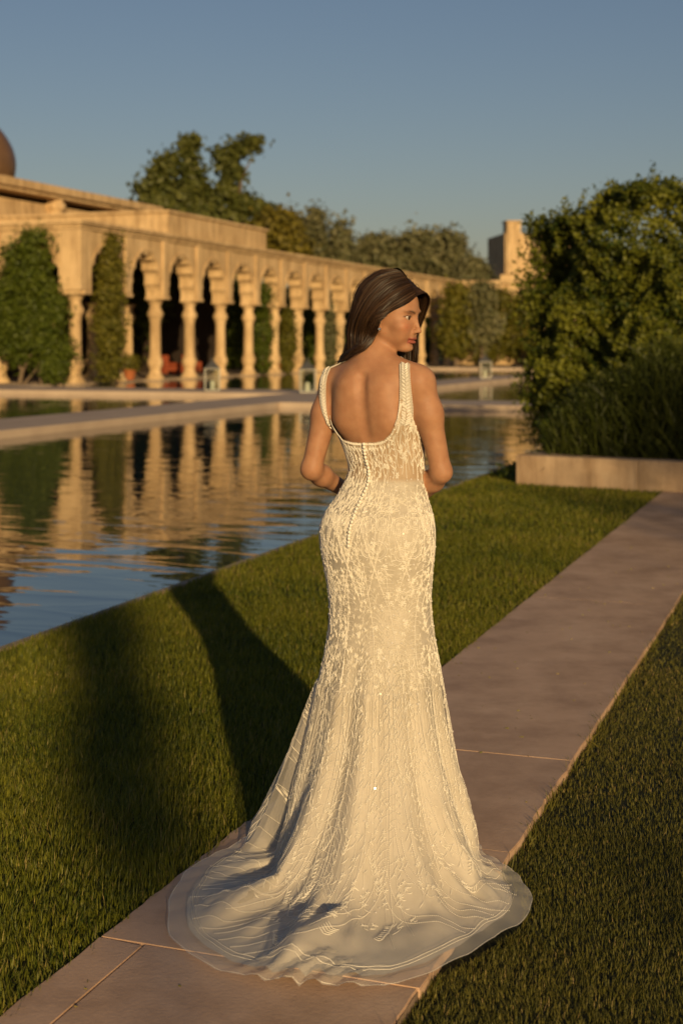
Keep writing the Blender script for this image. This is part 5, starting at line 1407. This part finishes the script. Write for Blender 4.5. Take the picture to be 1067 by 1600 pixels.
# lower skirt: long beaded lines, chevrons, then a loose net over the train
RL = NBR + NSR
for k0 in range(36):
    th0 = -178 + k0 * 10 + rng.normal(0, 1.6); a0 = R(th0); ph = rng.uniform(0, 6); am = R(rng.uniform(1.5, 4)); q = np.linspace(rng.uniform(-.10, 0), rng.uniform(.55, .88), 60)
    cen_ = lambda q: a0 + am * np.sin(q * 5 + ph)
    cord(cen_(q), RL + q * NLR, w=.0012, h=.0009, bead=.0060, bs=.0014)
    if k0 % 2 == 0:
        for k, q0 in enumerate(np.arange(rng.uniform(-.04, .05), rng.uniform(.36, .56), .023)):
            for s in (-1, 1):
                if rng.uniform() < .2: continue
                t = np.linspace(0, 1, 8); cord(cen_(q0) + s * R(6.8) * t ** .8 * (1 - .4 * max(q0, 0)), RL + (q0 - .020 * t + .042 * t ** 2) * NLR, w=.0010, h=.0008, bead=.0070, bs=.0013)
for k in range(3000):                           # fine leaf lace scattered down the skirt, thinning towards the train
    a0 = rng.uniform(-math.pi, math.pi); q0 = -.12 + .82 * rng.uniform() ** 1.3; t = np.linspace(0, 1, 5); sg = rng.choice((-1, 1)); L = rng.uniform(.6, 1.5)
    cord(a0 + sg * R(2.2) * L * t * (1 - .4 * max(q0, 0)), RL + q0 * NLR + L * (1.5 * t - .5 * t * t), w=.0026, h=.0013, taper=True)
    if k % 3 == 0:
        for an in range(5): cord(a0 + R(1.3) * math.cos(an * 1.257) * t[:4], RL + q0 * NLR - 1 + .9 * math.sin(an * 1.257) * t[:4], w=.0030, h=.0015, taper=True)
for k in range(110):
    a0 = R(-180 + k * 3.27 + rng.normal(0, .5)); q = np.linspace(rng.uniform(-.2, .1), rng.uniform(.35, .8), 40); cord(a0 + R(1.0) * np.sin(q * 9 + k), RL + q * NLR, w=.0008, h=.0006)
for s in (-1, 1):                               # beaded lines fanning out over the train
    for k in range(24):
        a0 = s * R(-3 + 4.1 * k + rng.normal(0, .6)); q = np.linspace(0, 1, 46); st_ = .40 + .05 * math.sin(k * 2.1); en = .93 - .05 * rng.uniform()
        cord(a0 + s * R(24) * q ** 1.35 * (1 - .25 * k / 24) + R(.8) * np.sin(q * 9 + k), RL + (st_ + (en - st_) * q) * (NLR - 1), w=.0004, h=.0003, bead=.0052, bs=.0016)
for k in range(20):                             # little leaf sprigs on the train
    a0 = R(rng.uniform(-80, 80)); q0 = rng.uniform(.30, .80); sk = rng.uniform(-.5, .5)
    for i in range(5):
        for s in (-1, 1):
            t = np.linspace(0, 1, 5); cord(a0 + sk * R(1.6) * i + s * R(1.25) * t, RL + (q0 + .011 * i - .014 * t) * NLR, w=.0034, h=.0018, taper=True)
# lace infill between the scrolls
for k in range(2300):
    th0 = rng.uniform(-math.pi, math.pi); z0 = rng.uniform(.54, 1.14)
    if rng.uniform() < .12: flower(th0, z0, rng.uniform(.006, .010))
    else:
        an = rng.uniform(0, 6.28); leaf(th0, z0, an, rng.uniform(.009, .016), .0030); leaf(th0, z0, an + .9, .010, .0026)
tq = np.linspace(-math.pi, math.pi, 900); cord(tq, np.full(900, NR - 1.3), w=.0014, h=.0008)     # rolled hem of the tulle
# a fine beaded edge along the lining
for dq in (.900, .915):
    tq = np.linspace(-math.pi, math.pi, 700); cord(tq, np.full(700, RL + (dq + 0.0) * (NLR - 1)), w=.0012)
lm, nt, p = new_mat('lace_thread'); p.inputs['Base Color'].default_value = (.68, .635, .545, 1); p.inputs['Roughness'].default_value = .42; p.inputs['Specular IOR Level'].default_value = .5
M['lace'] = lm
eo = link('lace_embroidery', mesh_np('lace_embroidery', np.concatenate(cV), np.concatenate(cF), M['lace'], False), dress); eo['kind'] = 'stuff'
# scattered sequins
n = 700; ths = rng.normal(R(10), R(60), n); rh_ = rng.uniform(2, RL + .6 * NLR, n); P, N = surf(ths, rh_)
bb = np.concatenate(bV); allb = bb
def octas(P, s):
    o = np.array([(1, 0, 0), (-1, 0, 0), (0, 1, 0), (0, -1, 0), (0, 0, 1), (0, 0, -1)], float)
    V = (P[:, None] + o[None] * s[:, None, None]).reshape(-1, 3); f = np.array([(0, 2, 4), (2, 1, 4), (1, 3, 4), (3, 0, 4), (1, 2, 5), (3, 1, 5), (0, 3, 5), (2, 0, 5)])
    return V, (np.arange(len(P))[:, None, None] * 6 + f[None]).reshape(-1, 3)
V, F = octas(allb[:, :3], allb[:, 3])
M['bead'] = plain('bead', (.86, .80, .70), .22, 0, .7)
bo = link('beadwork', mesh_np('beadwork', V, F, M['bead'], True), dress); bo['kind'] = 'stuff'
M['sequin'] = plain('sequin', (.88, .82, .72), .10, .25, 1.0)
A_ = np.cross(N, rng.normal(size=(n, 3))); A_ /= np.linalg.norm(A_, axis=1)[:, None]; N2 = N + rng.normal(0, .35, (n, 3)); N2 /= np.linalg.norm(N2, axis=1)[:, None]
A_ = np.cross(N2, A_); A_ /= np.linalg.norm(A_, axis=1)[:, None]; B_ = np.cross(N2, A_); r_ = rng.uniform(.0012, .0026, n)[:, None]; P = P + N * .0028
V = np.concatenate([np.stack([P + (A_ * math.cos(k * math.pi / 3) + B_ * math.sin(k * math.pi / 3)) * r_ for k in range(6)], 1)]).reshape(-1, 3)
so = link('sequins', mesh_np('sequins', V, np.arange(n * 6).reshape(-1, 6), M['sequin'], False), dress); so['kind'] = 'stuff'
